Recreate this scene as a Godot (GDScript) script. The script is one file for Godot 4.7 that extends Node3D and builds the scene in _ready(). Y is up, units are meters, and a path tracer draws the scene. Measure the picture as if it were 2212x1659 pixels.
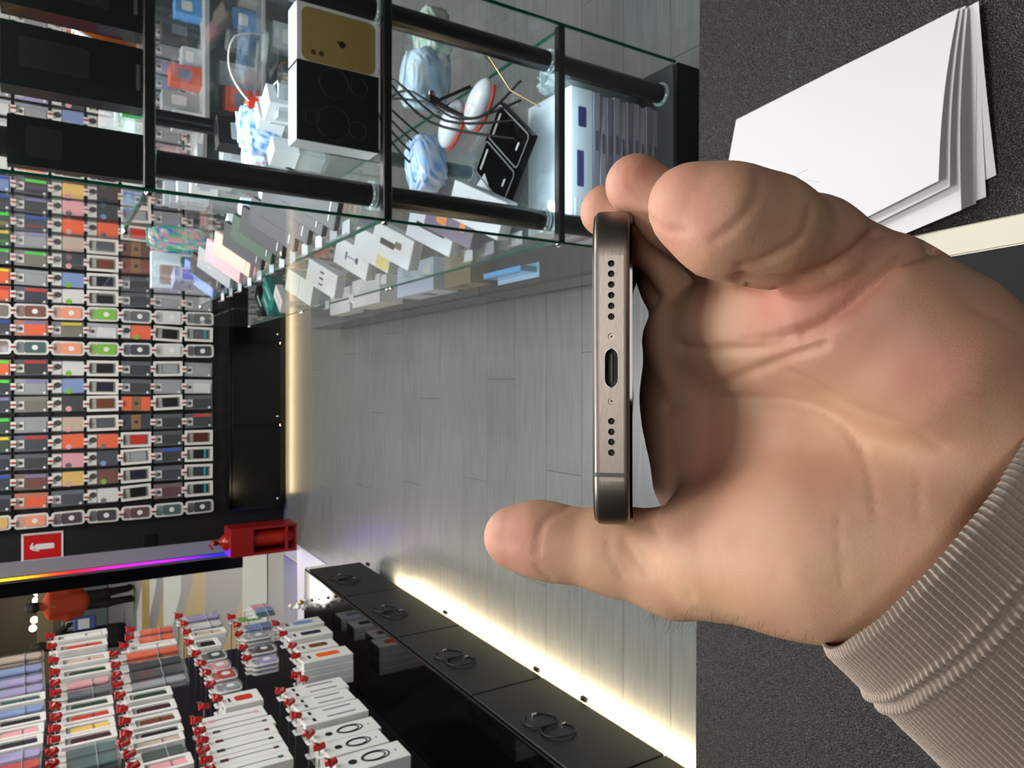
extends Node3D
# A phone held in a left hand over a shop counter; phone accessories on walls, a gondola and in a glass cabinet behind.
# The photograph was taken with the camera on its side: the left edge of the frame is up in the room.

const H := 1.6                     # height of the lens above the floor
const FPX := 1600.0                # focal length in photograph pixels (2212 x 1659)
const PITCH := 0.5733              # how far the camera looks down
const DESK := 0.98
var eye := Vector3(0, H, 0)
var fwd: Vector3
var upv: Vector3
var rgt := Vector3(1, 0, 0)
var counts := {}
var meshes := {}
var mats := {}
var rng := RandomNumberGenerator.new()

# ---------------------------------------------------------------- from photograph pixels to directions
func ray(x: float, y: float) -> Vector3:
	return rgt * ((829.5 - y) / FPX) - upv * ((x - 1106.0) / FPX) + fwd

func at(x: float, y: float, depth: float) -> Vector3:
	return eye + ray(x, y) * depth

func on_y(x: float, y: float, yy: float) -> Vector3:
	var d := ray(x, y)
	return eye + d * ((yy - H) / d.y)

func on_z(x: float, y: float, zz: float) -> Vector3:
	var d := ray(x, y)
	return eye + d * (zz / d.z)

func on_x(x: float, y: float, xx: float) -> Vector3:
	var d := ray(x, y)
	return eye + d * (xx / d.x)

# ---------------------------------------------------------------- things and parts
func numbered(called: String) -> String:
	var n: int = counts.get(called, 0)
	counts[called] = n + 1
	return called if n == 0 else "%s_%03d" % [called, n]

func thing(called: String, label: String, category: String, group := "", where := Vector3.ZERO, turn := 0.0) -> Node3D:
	var o := Node3D.new()
	o.name = numbered(called)
	add_child(o)
	o.position = where
	o.rotation.y = turn
	o.set_meta("label", label)
	o.set_meta("category", category)
	if group:
		o.set_meta("group", group)
	return o

func part(parent: Node3D, called: String, mesh: Mesh, m: Material, pos := Vector3.ZERO, basis := Basis()) -> MeshInstance3D:
	var o := MeshInstance3D.new()
	o.name = called
	o.mesh = mesh
	o.material_override = m
	o.transform = Transform3D(basis, pos)
	parent.add_child(o, true)
	return o

func struct(called: String, mesh: Mesh, m: Material, pos := Vector3.ZERO, basis := Basis()) -> MeshInstance3D:
	var o := part(self, called, mesh, m, pos, basis)
	o.set_meta("kind", "structure")
	return o

func single(called: String, label: String, category: String, mesh: Mesh, m: Material, pos := Vector3.ZERO, basis := Basis(), group := "") -> MeshInstance3D:
	var o := part(self, numbered(called), mesh, m, pos, basis)
	o.set_meta("label", label)
	o.set_meta("category", category)
	if group:
		o.set_meta("group", group)
	return o

# ---------------------------------------------------------------- materials
func mat(key: String, c: Color, rough := 0.6, metal := 0.0, spec := 0.5) -> StandardMaterial3D:
	if mats.has(key):
		return mats[key]
	var m := StandardMaterial3D.new()
	m.resource_name = key
	m.albedo_color = c
	m.roughness = rough
	m.metallic = metal
	m.metallic_specular = spec
	mats[key] = m
	return m

func tint(c: Color, rough := 0.55) -> StandardMaterial3D:
	return mat("plain_%s_%d" % [c.to_html(false), int(rough * 100)], c, rough)

func glow(key: String, c: Color, energy: float) -> StandardMaterial3D:
	if mats.has(key):
		return mats[key]
	var m := mat(key, c, 0.5)
	m.emission_enabled = true
	m.emission = c
	m.emission_energy_multiplier = energy
	return m

func glass(key: String, c: Color, a: float, rough := 0.02) -> StandardMaterial3D:
	if mats.has(key):
		return mats[key]
	var m := mat(key, Color(c.r, c.g, c.b, a), rough)
	m.transparency = BaseMaterial3D.TRANSPARENCY_ALPHA
	return m

func noise_tex(freq: float, size: int, seed_: int, lo: Color, hi: Color, oct := 4, type := FastNoiseLite.TYPE_SIMPLEX_SMOOTH, normal := false, bump := 4.0) -> NoiseTexture2D:
	var n := FastNoiseLite.new()
	n.seed = seed_
	n.noise_type = type
	n.frequency = freq
	n.fractal_octaves = oct
	var t := NoiseTexture2D.new()
	t.width = size
	t.height = size
	t.seamless = true
	t.noise = n
	if normal:
		t.as_normal_map = true
		t.bump_strength = bump
	else:
		var g := Gradient.new()
		g.set_color(0, lo)
		g.set_color(1, hi)
		t.color_ramp = g
	return t

# ---------------------------------------------------------------- mesh building
class MB:
	var v := PackedVector3Array()
	var n := PackedVector3Array()
	var uv := PackedVector2Array()
	var c := PackedColorArray()
	var i := PackedInt32Array()

	func vert(p: Vector3, nn: Vector3, t := Vector2.ZERO) -> int:
		v.append(p)
		n.append(nn)
		uv.append(t)
		return v.size() - 1

	func tri(a: int, b: int, d: int) -> void:
		i.append(a)
		i.append(b)
		i.append(d)

	func flat(ps: Array) -> void:            # a convex polygon; its normal comes from its corners
		var nn: Vector3 = (ps[2] - ps[0]).cross(ps[1] - ps[0]).normalized()
		var f := v.size()
		for p in ps:
			vert(p, nn, Vector2(p.x, p.y))
		for k in range(1, ps.size() - 1):
			tri(f, f + k, f + k + 1)

	func quad_out(a: Vector3, b: Vector3, d: Vector3, e: Vector3, outward: Vector3) -> void:
		if (d - a).cross(b - a).dot(outward) < 0:
			flat([a, e, d, b])
		else:
			flat([a, b, d, e])

	func tri_out(a: Vector3, b: Vector3, d: Vector3, outward: Vector3) -> void:
		if (d - a).cross(b - a).dot(outward) < 0:
			flat([a, d, b])
		else:
			flat([a, b, d])

	func box(o: Vector3, s: Vector3, ch := 0.0, bs := Basis()) -> void:     # a box with chamfered edges
		var hx := s * 0.5
		var e := minf(ch, minf(hx.x, minf(hx.y, hx.z)) * 0.9)
		for ax in 3:
			var u := (ax + 1) % 3
			var w := (ax + 2) % 3
			for sg in [-1.0, 1.0]:
				var q := []
				for k in [[-1, -1], [1, -1], [1, 1], [-1, 1]]:
					var p := Vector3.ZERO
					p[ax] = sg * hx[ax]
					p[u] = k[0] * (hx[u] - e)
					p[w] = k[1] * (hx[w] - e)
					q.append(o + bs * p)
				var out := Vector3.ZERO
				out[ax] = sg
				quad_out(q[0], q[1], q[2], q[3], bs * out)
			if e > 0.0:
				for su in [-1.0, 1.0]:
					for sw in [-1.0, 1.0]:
						var q := []
						for k in [[-1, 0], [1, 0], [1, 1], [-1, 1]]:
							var p := Vector3.ZERO
							p[ax] = k[0] * (hx[ax] - e)
							p[u] = su * (hx[u] if k[1] == 0 else hx[u] - e)
							p[w] = sw * (hx[w] - e if k[1] == 0 else hx[w])
							q.append(o + bs * p)
						var out := Vector3.ZERO
						out[u] = su
						out[w] = sw
						quad_out(q[0], q[1], q[2], q[3], bs * out)
		if e > 0.0:
			for sx in [-1.0, 1.0]:
				for sy in [-1.0, 1.0]:
					for sz in [-1.0, 1.0]:
						var k := Vector3(sx, sy, sz)
						var ps := []
						for ax in 3:
							var p := Vector3.ZERO
							for bx in 3:
								p[bx] = k[bx] * (hx[bx] if bx == ax else hx[bx] - e)
							ps.append(o + bs * p)
						tri_out(ps[0], ps[1], ps[2], bs * k)

	func prism(poly: PackedVector2Array, z0: float, z1: float, xf := Transform3D(), soft := false) -> void:   # outline in xy, thickness along z
		var area := 0.0
		for k in poly.size():
			area += poly[k].cross(poly[(k + 1) % poly.size()])
		if area < 0.0:
			poly = poly.duplicate()
			poly.reverse()
		var idx := Geometry2D.triangulate_polygon(poly)
		for zz in [z0, z1]:
			var f := v.size()
			var nn: Vector3 = xf.basis * Vector3(0, 0, -1.0 if zz == z0 else 1.0)
			for p in poly:
				vert(xf * Vector3(p.x, p.y, zz), nn, p)
			for k in range(0, idx.size(), 3):
				if zz == z0:
					tri(f + idx[k], f + idx[k + 1], f + idx[k + 2])
				else:
					tri(f + idx[k], f + idx[k + 2], f + idx[k + 1])
		var cc := poly.size()
		for k in cc:
			var a := poly[k]
			var b := poly[(k + 1) % cc]
			var e := (b - a).normalized()
			var na := Vector2(e.y, -e.x)
			var nb := na
			if soft:
				var pa := (a - poly[(k + cc - 1) % cc]).normalized()
				var pb := (poly[(k + 2) % cc] - b).normalized()
				na = (na + Vector2(pa.y, -pa.x)).normalized()
				nb = (nb + Vector2(pb.y, -pb.x)).normalized()
			var f := vert(xf * Vector3(a.x, a.y, z0), xf.basis * Vector3(na.x, na.y, 0))
			vert(xf * Vector3(b.x, b.y, z0), xf.basis * Vector3(nb.x, nb.y, 0))
			vert(xf * Vector3(b.x, b.y, z1), xf.basis * Vector3(nb.x, nb.y, 0))
			vert(xf * Vector3(a.x, a.y, z1), xf.basis * Vector3(na.x, na.y, 0))
			tri(f, f + 1, f + 2)
			tri(f, f + 2, f + 3)

	func tube(ps: Array, r, sides := 8, caps := true, closed := false) -> void:   # r: a number or one for each point
		var nn := ps.size()
		var t0: Vector3 = (ps[1] - ps[0]).normalized()
		var side := t0.cross(Vector3.UP if absf(t0.y) < 0.9 else Vector3.RIGHT).normalized()
		var first := v.size()
		for k in nn:
			var t: Vector3
			if closed:
				t = (ps[(k + 1) % nn] - ps[(k + nn - 1) % nn]).normalized()
			else:
				t = (ps[mini(k + 1, nn - 1)] - ps[maxi(k - 1, 0)]).normalized()
			side = (side - t * side.dot(t)).normalized()
			var up := t.cross(side)
			var rr: float = r[k] if r is Array else r
			for s in sides:
				var a := TAU * s / sides
				var d := side * cos(a) + up * sin(a)
				vert(ps[k] + d * rr, d, Vector2(float(s) / sides, float(k) / nn))
		var rings := nn if closed else nn - 1
		for k in rings:
			for s in sides:
				var a := first + k * sides + s
				var b := first + k * sides + (s + 1) % sides
				var c2 := first + ((k + 1) % nn) * sides + (s + 1) % sides
				var d2 := first + ((k + 1) % nn) * sides + s
				tri(a, b, c2)
				tri(a, c2, d2)
		if caps and not closed:
			for e in [0, nn - 1]:
				var t: Vector3 = (ps[1] - ps[0]).normalized() * -1.0 if e == 0 else (ps[nn - 1] - ps[nn - 2]).normalized()
				var m := vert(ps[e], t)
				var f := v.size()
				for s in sides:
					vert(v[first + e * sides + s], t)
				for s in sides:
					if e == 0:
						tri(m, f + (s + 1) % sides, f + s)
					else:
						tri(m, f + s, f + (s + 1) % sides)

	func lathe(prof: Array, sides := 20, xf := Transform3D()) -> void:          # points (radius, height) turned round y; smooth
		var first := v.size()
		var m := prof.size()
		for k in m:
			var a: Vector2 = prof[maxi(k - 1, 0)]
			var b: Vector2 = prof[mini(k + 1, m - 1)]
			var e := (b - a).normalized()
			for s in sides:
				var w := TAU * s / sides
				var rad := Vector3(cos(w), 0, sin(w))
				vert(xf * (rad * prof[k].x + Vector3(0, prof[k].y, 0)), (xf.basis * (rad * e.y - Vector3(0, e.x, 0))).normalized(), Vector2(float(s) / sides, float(k) / m))
		for k in m - 1:
			for s in sides:
				var a := first + k * sides + s
				var b := first + k * sides + (s + 1) % sides
				tri(a, a + sides, b + sides - 0)
				tri(a, b + sides, b)

	func ball(o: Vector3, r: Vector3, rings := 8, sides := 12, bs := Basis()) -> void:
		var first := v.size()
		for k in rings + 1:
			var p := PI * k / rings
			for s in sides:
				var w := TAU * s / sides
				var d := Vector3(sin(p) * cos(w), cos(p), sin(p) * sin(w))
				vert(o + bs * (d * r), (bs * (d / r)).normalized(), Vector2(float(s) / sides, float(k) / rings))
		for k in rings:
			for s in sides:
				var a := first + k * sides + s
				var b := first + k * sides + (s + 1) % sides
				tri(a, b, b + sides)
				tri(a, b + sides, a + sides)

	func done() -> ArrayMesh:
		for k in range(0, i.size(), 3):        # wind every triangle the way its normals point
			var g := (v[i[k + 2]] - v[i[k]]).cross(v[i[k + 1]] - v[i[k]])
			if g.dot(n[i[k]] + n[i[k + 1]] + n[i[k + 2]]) < 0.0:
				var keep := i[k + 1]
				i[k + 1] = i[k + 2]
				i[k + 2] = keep
		var a := []
		a.resize(Mesh.ARRAY_MAX)
		a[Mesh.ARRAY_VERTEX] = v
		a[Mesh.ARRAY_NORMAL] = n
		a[Mesh.ARRAY_TEX_UV] = uv
		if c.size() == v.size():
			a[Mesh.ARRAY_COLOR] = c
		a[Mesh.ARRAY_INDEX] = i
		var m := ArrayMesh.new()
		m.add_surface_from_arrays(Mesh.PRIMITIVE_TRIANGLES, a)
		return m

func bbox(s: Vector3, ch := 0.001) -> ArrayMesh:
	var key := "b%s%.4f" % [s, ch]
	if not meshes.has(key):
		var b := MB.new()
		b.box(Vector3.ZERO, s, ch)
		meshes[key] = b.done()
	return meshes[key]

func rrect(w: float, h: float, r: float, seg := 4) -> PackedVector2Array:
	var p := PackedVector2Array()
	for k in 4:
		var cx := (w / 2 - r) * (1 if k in [0, 3] else -1)
		var cy := (h / 2 - r) * (1 if k in [0, 1] else -1)
		for s in seg + 1:
			var a := PI / 2 * (k + float(s) / seg)
			p.append(Vector2(cx + cos(a) * r, cy + sin(a) * r))
	return p

func plate(w: float, h: float, t: float, r: float, seg := 4) -> ArrayMesh:
	var key := "p%.4f,%.4f,%.4f,%.4f" % [w, h, t, r]
	if not meshes.has(key):
		var b := MB.new()
		b.prism(rrect(w, h, r, seg), -t / 2, t / 2, Transform3D(), true)
		meshes[key] = b.done()
	return meshes[key]

func disc(r: float, t: float, sides := 16) -> ArrayMesh:
	var key := "d%.4f,%.4f,%d" % [r, t, sides]
	if not meshes.has(key):
		var p := PackedVector2Array()
		for s in sides:
			p.append(Vector2(cos(TAU * s / sides), sin(TAU * s / sides)) * r)
		var b := MB.new()
		b.prism(p, -t / 2, t / 2, Transform3D(), true)
		meshes[key] = b.done()
	return meshes[key]

func frame(w: float, h: float, r: float, border: float, t: float) -> ArrayMesh:      # a rounded window frame
	var key := "f%.4f,%.4f,%.4f,%.4f" % [w, h, border, r]
	if not meshes.has(key):
		var o := rrect(w, h, r)
		var q := rrect(w - 2 * border, h - 2 * border, maxf(r - border, 0.002))
		var b := MB.new()
		var n := o.size()
		for k in n:
			var l := (k + 1) % n
			for zz in [-t / 2, t / 2]:
				b.quad_out(Vector3(o[k].x, o[k].y, zz), Vector3(o[l].x, o[l].y, zz), Vector3(q[l].x, q[l].y, zz), Vector3(q[k].x, q[k].y, zz), Vector3(0, 0, zz))
			for e in [o, q]:
				var mid: Vector2 = (e[k] + e[l]) / 2
				b.quad_out(Vector3(e[k].x, e[k].y, -t / 2), Vector3(e[l].x, e[l].y, -t / 2), Vector3(e[l].x, e[l].y, t / 2), Vector3(e[k].x, e[k].y, t / 2), Vector3(mid.x, mid.y, 0) * (1 if e == o else -1))
		meshes[key] = b.done()
	return meshes[key]

func rod(a: Vector3, b: Vector3, r: float, sides := 8) -> ArrayMesh:
	var m := MB.new()
	m.tube([a, b], r, sides)
	return m.done()

func wire(ps: Array, r: float, sides := 6, closed := false) -> ArrayMesh:
	var m := MB.new()
	m.tube(ps, r, sides, true, closed)
	return m.done()

func curve(ps: Array, per := 6) -> Array:                # a smooth line through points
	var out := []
	for k in ps.size() - 1:
		var p0: Vector3 = ps[maxi(k - 1, 0)]
		var p3: Vector3 = ps[mini(k + 2, ps.size() - 1)]
		for s in per:
			out.append(ps[k].cubic_interpolate(ps[k + 1], p0, p3, float(s) / per))
	out.append(ps[-1])
	return out

func panel_light(o: Vector3, size: Vector2, energy: float, c: Color, basis: Basis, called: String) -> void:
	var l := AreaLight3D.new()
	l.name = called
	l.area_size = size
	l.light_energy = energy
	l.light_color = c
	l.area_range = 30.0
	l.shadow_enabled = true
	l.transform = Transform3D(basis, o)
	add_child(l, true)

func _ready() -> void:
	rng.seed = 71
	fwd = Vector3(0, -sin(PITCH), -cos(PITCH))
	upv = Vector3(0, cos(PITCH), -sin(PITCH))
	# camera: the frame's right is the room's down
	var cam := Camera3D.new()
	cam.name = "camera"
	cam.fov = rad_to_deg(2.0 * atan(829.5 / FPX))
	cam.near = 0.02
	cam.far = 80.0
	cam.transform = Transform3D(Basis(-upv, rgt, -fwd), eye)
	var lens := CameraAttributesPhysical.new()
	lens.frustum_focal_length = 6.0
	lens.exposure_aperture = 16.0
	lens.frustum_focus_distance = 0.175
	lens.frustum_near = 0.02
	lens.frustum_far = 80.0
	cam.attributes = lens
	add_child(cam)
	cam.fov = rad_to_deg(2.0 * atan(829.5 / FPX))
	cam.current = true
	var env := Environment.new()
	env.background_mode = Environment.BG_COLOR
	env.background_color = Color(0.01, 0.01, 0.012)
	env.tonemap_mode = Environment.TONE_MAPPER_LINEAR
	env.tonemap_exposure = 1.03
	env.sdfgi_enabled = true
	env.ssao_enabled = true
	env.ssil_enabled = true
	var we := WorldEnvironment.new()
	we.name = "world"
	we.environment = env
	add_child(we)
	ceiling_lights()
	shared_looks()
	# the room, then the things, large to small
	room()
	mall()
	desk()
	gondola()
	cabinet()
	case_wall()
	wall_things()
	cabinet_goods()
	gondola_goods()
	desk_things()
	phone()
	arm()

func shared_looks() -> void:                              # looks that several builders use
	mat("pack_white", Color(0.8, 0.79, 0.765), 0.5)
	mat("motif_dark", Color(0.09, 0.085, 0.08), 0.6)
	mat("magnet_white", Color(0.86, 0.86, 0.84), 0.4)
	mat("print_black", Color(0.04, 0.04, 0.06), 0.5)
	mat("print_grey", Color(0.42, 0.44, 0.48), 0.5)
	mat("chrome", Color(0.8, 0.8, 0.8), 0.15, 1.0)
	mat("hook_steel", Color(0.7, 0.7, 0.7), 0.25, 1.0)
	mat("lock_red", Color(0.62, 0.05, 0.05), 0.35)
	mat("dark_glazing", Color(0.012, 0.012, 0.03), 0.25)
	glass("acrylic", Color(0.92, 0.95, 0.97), 0.1, 0.05)
	glass("pack_clear", Color(0.93, 0.95, 0.97), 0.04, 0.08)

# ---------------------------------------------------------------- lamps of the shop
func ceiling_lights() -> void:
	var down := Basis(Vector3.RIGHT, -PI / 2)
	for p in [[-0.5, -0.75, 1.75], [0.75, -1.0, 1.75], [-0.55, -2.6, 2.3], [0.3, -2.9, 2.4], [-0.2, -4.5, 4.0], [1.5, -4.5, 3.8], [0.1, 1.1, 1.1], [1.35, -2.2, 2.0]]:
		var t := thing("ceiling_light", "square white light panel in the shop ceiling", "ceiling light", "ceiling light panels", Vector3(p[0], 2.97, p[1]))
		part(t, "frame", frame(0.62, 0.62, 0.01, 0.02, 0.03), mat("panel_frame", Color(0.85, 0.85, 0.85), 0.5), Vector3(0, 0, 0), down)
		part(t, "diffuser", bbox(Vector3(0.58, 0.012, 0.58), 0.002), glow("ceiling_light_diffuser", Color(0.95, 0.97, 1.0), 3.0), Vector3(0, 0.004, 0))
		panel_light(Vector3(p[0], 2.945, p[1]), Vector2(0.58, 0.58), p[2], Color(1.0, 0.985, 0.965), down, "ceiling_light_lamp")

# ---------------------------------------------------------------- floor, walls, ceiling
func room() -> void:
	var boards := []
	for k in 3:
		var m := mat("floor_board_%d" % k, [Color(0.40, 0.415, 0.408), Color(0.394, 0.408, 0.402), Color(0.405, 0.418, 0.41)][k], 0.34)
		m.albedo_texture = noise_tex(0.012, 512, 11 + k, Color(0.86, 0.86, 0.86), Color(1, 1, 1), 5)
		m.uv1_triplanar = true
		m.uv1_scale = Vector3(0.55, 6.0, 7.0)
		m.uv1_offset = Vector3(0.31 * k, 0.17 * k, 0.4 * k)
		boards.append(m)
	var sub := struct("floor", bbox(Vector3(7.2, 0.1, 9.0), 0.0), mat("floor_joint", Color(0.27, 0.275, 0.275), 0.8), Vector3(0.9, -0.0585, -1.2))
	var long := bbox(Vector3(1.2 - 0.0012, 0.008, 0.2135 - 0.0012), 0.0004)
	var r := RandomNumberGenerator.new()
	r.seed = 5
	for row in 30:
		var zz := -5.66 + 0.2135 * (row + 0.5)
		if zz > 0.6:
			break
		var off := fmod(row * 0.43, 1.2)
		var x0 := -2.4 + off - 1.2
		for k in 6:
			var xx := x0 + 1.2 * k + 0.6
			if xx > -2.6 and xx < 3.6:
				part(sub, "plank", long, boards[r.randi() % 3], Vector3(xx - 0.9, 0.0585 - 0.004, zz + 1.2))
	var wall := mat("wall_paint", Color(0.33, 0.33, 0.34), 0.8)
	var dark := mat("dark_wall", Color(0.045, 0.045, 0.05), 0.6)
	struct("ceiling", bbox(Vector3(7.2, 0.12, 9.0), 0.0), mat("ceiling_paint", Color(0.2, 0.2, 0.205), 0.9), Vector3(0.9, 3.06, -1.2))
	struct("wall_right", bbox(Vector3(0.12, 3.1, 9.0), 0.0), wall, Vector3(3.6, 1.5, -1.2))
	struct("wall_behind", bbox(Vector3(5.4, 3.1, 0.12), 0.0), wall, Vector3(0.9, 1.5, 3.3))
	struct("wall_left", bbox(Vector3(0.12, 3.1, 7.2), 0.0), dark, Vector3(-1.86, 1.5, -0.36))
	# the far wall: black panel carrying the phone cases, pale return and dark glazing bar at the shop's opening
	struct("wall_far", bbox(Vector3(4.74, 3.1, 0.12), 0.0), mat("case_wall_panel", Color(0.016, 0.016, 0.018), 0.5), Vector3(-1.14 + 2.37, 1.5, -5.79))
	struct("trim_1", bbox(Vector3(0.1, 3.0, 0.13), 0.002), mat("grey_return", Color(0.5, 0.5, 0.54), 0.5), Vector3(-1.19, 1.5, -5.775))
	struct("trim_2", bbox(Vector3(0.085, 2.6, 0.1), 0.002), mat("dark_glazing", Color(0.012, 0.012, 0.03), 0.25), Vector3(-1.335, 1.58, -5.82))
	struct("trim_3", bbox(Vector3(0.045, 3.0, 0.11), 0.002), mat("pale_metal", Color(0.62, 0.62, 0.66), 0.4), Vector3(-1.262, 1.5, -5.81))

# ---------------------------------------------------------------- the mall outside
func mall() -> void:
	struct("floor_mall", bbox(Vector3(18, 0.1, 22), 0.0), mat("mall_floor", Color(0.36, 0.36, 0.38), 0.4), Vector3(-8.0, -0.0625, -16.7))
	var fl := get_node("floor_mall") as Node3D
	var cols := [mat("mall_tile_grey", Color(0.4, 0.4, 0.42), 0.4), mat("mall_tile_yellow", Color(0.53, 0.45, 0.22), 0.4), mat("mall_tile_pale", Color(0.62, 0.66, 0.66), 0.4)]
	# stripes across the walkway (edges as photograph columns), cut by a diagonal into two colours
	var bands := [[575, 522, 2, 2, 0.5], [522, 480, 0, 1, 0.62], [480, 443, 0, 0, 0.5], [443, 415, 1, 1, 0.5], [415, 390, 0, 1, 0.35], [390, 370, 2, 0, 0.55], [370, 352, 2, 2, 0.5], [352, 337, 0, 1, 0.6], [337, 322, 2, 0, 0.4], [322, 306, 1, 1, 0.5], [306, 295, 0, 2, 0.4]]
	for bn in bands:
		var z0 := on_y(bn[0], 1250, 0.0).z
		var z1 := on_y(bn[1], 1250, 0.0).z
		var xa := on_y(bn[0], 1340, 0.0).x - 1.6
		var xb := -1.2
		var xm: float = lerpf(on_y(bn[0], 1215, 0.0).x, on_y(bn[0], 1330, 0.0).x, bn[4])
		var sk: float = absf(z1 - z0) * 0.9
		for side in 2:
			var poly := PackedVector2Array([Vector2(xm, -z0), Vector2(xb, -z0), Vector2(xb, -z1), Vector2(xm - sk, -z1)]) if side == 0 else PackedVector2Array([Vector2(xa, -z0), Vector2(xm, -z0), Vector2(xm - sk, -z1), Vector2(xa, -z1)])
			var b := MB.new()
			b.prism(poly, 0.0, 0.006)
			part(fl, "tile", b.done(), cols[bn[2 + side]], Vector3(8.0, 0.0505, 16.7), Basis(Vector3(1, 0, 0), Vector3(0, 0, -1), Vector3(0, 1, 0)))
	# pale sill where the shop floor ends
	var sill := mat("sill", Color(0.72, 0.72, 0.76), 0.35)
	var edge := PackedVector2Array()
	for q in [[643, 1176], [706, 1219], [661, 1226], [661, 1345], [645, 1345]]:
		var w := on_y(q[0], q[1], 0.0)
		edge.append(Vector2(w.x, -w.z))
	var sb := MB.new()
	sb.prism(edge, 0.0, 0.006)
	struct("trim_5", sb.done(), sill, Vector3(0, 0.0, 0), Basis(Vector3(1, 0, 0), Vector3(0, 0, -1), Vector3(0, 1, 0)))
	struct("trim_6", bbox(Vector3(2.2, 0.012, 0.62), 0.002), mat("entrance_mat", Color(0.46, 0.46, 0.52), 0.6), Vector3(-2.4, -0.001, -5.36))
	struct("wall_mall_far", bbox(Vector3(18, 5, 0.2), 0.0), mat("mall_wall", Color(0.5, 0.46, 0.4), 0.8), Vector3(-8, 2.5, -26.0))
	struct("wall_mall_left", bbox(Vector3(0.2, 5, 22), 0.0), mat("mall_wall", Color.WHITE), Vector3(-14, 2.5, -16))
	struct("wall_mall_right", bbox(Vector3(0.2, 5, 20), 0.0), mat("mall_wall", Color.WHITE), Vector3(1.0, 2.5, -16))
	struct("ceiling_mall", bbox(Vector3(18, 0.1, 22), 0.0), mat("ceiling_paint", Color.WHITE), Vector3(-8, 4.6, -16.5))
	struct("wall_front", bbox(Vector3(7, 1.7, 0.12), 0.0), mat("dark_wall", Color.WHITE), Vector3(-4.8, 3.8, -5.5))
	var down := Basis(Vector3.RIGHT, -PI / 2)
	for zz in [-7.5, -11.5, -16.0, -21.5]:
		var t := thing("mall_light", "long light panel in the ceiling of the mall walkway", "ceiling light", "mall ceiling lights", Vector3(-4.0, 4.5, zz))
		part(t, "diffuser", bbox(Vector3(1.6, 0.02, 0.4), 0.003), glow("ceiling_light_diffuser", Color.WHITE, 1.0))
		panel_light(Vector3(-4.0, 4.47, zz), Vector2(1.6, 0.4), 15.0, Color(1, 0.96, 0.9), down, "mall_light_lamp")
	# a row of round shop lamps far down the walkway
	for q in [[80, 1279], [78, 1296], [73, 1316], [74, 1338], [71, 1356]]:
		var p := on_z(q[0], q[1], -25.6)
		var t := thing("wall_lamp", "round glowing lamp in the row far down the mall", "lamp", "row of round lamps in the mall", p)
		part(t, "globe", disc(0.095, 0.05, 18), glow("wall_lamp_globe", Color(1.0, 0.95, 0.85), 4.0), Vector3(0, 0, 0.06))
		part(t, "mount", disc(0.11, 0.06, 18), mat("lamp_mount", Color(0.3, 0.3, 0.3), 0.5), Vector3(0, 0, 0.0))
		part(t, "bracket", rod(Vector3(0, 0, -0.3), Vector3(0, 0, 0), 0.02), mat("lamp_mount", Color.WHITE))
	# shop front and awning pieces far behind the people
	var kiosk := thing("shop_front", "pale lit shop front behind the walkers in the mall", "shop front", "", on_z(190, 1345, -22.0) * Vector3(1, 0, 1))
	part(kiosk, "counter", bbox(Vector3(4.4, 1.0, 0.6), 0.01), mat("kiosk_counter", Color(0.42, 0.5, 0.5), 0.5), Vector3(0, 0.5, 0))
	part(kiosk, "fascia", bbox(Vector3(4.4, 0.35, 0.3), 0.01), mat("kiosk_fascia", Color(0.55, 0.5, 0.38), 0.5), Vector3(0, 1.35, -0.4))
	part(kiosk, "post", bbox(Vector3(0.12, 1.5, 0.12), 0.01), mat("kiosk_fascia", Color.WHITE), Vector3(-2.1, 0.75, -0.4))
	part(kiosk, "post", bbox(Vector3(0.12, 1.5, 0.12), 0.01), mat("kiosk_fascia", Color.WHITE), Vector3(2.1, 0.75, -0.4))
	walkers()

func figure(t: Node3D, limbs: Array, called: String, m: Material, cell: float) -> void:
	part(t, called, blob_mesh(limbs, cell, 0.05), m)

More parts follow.
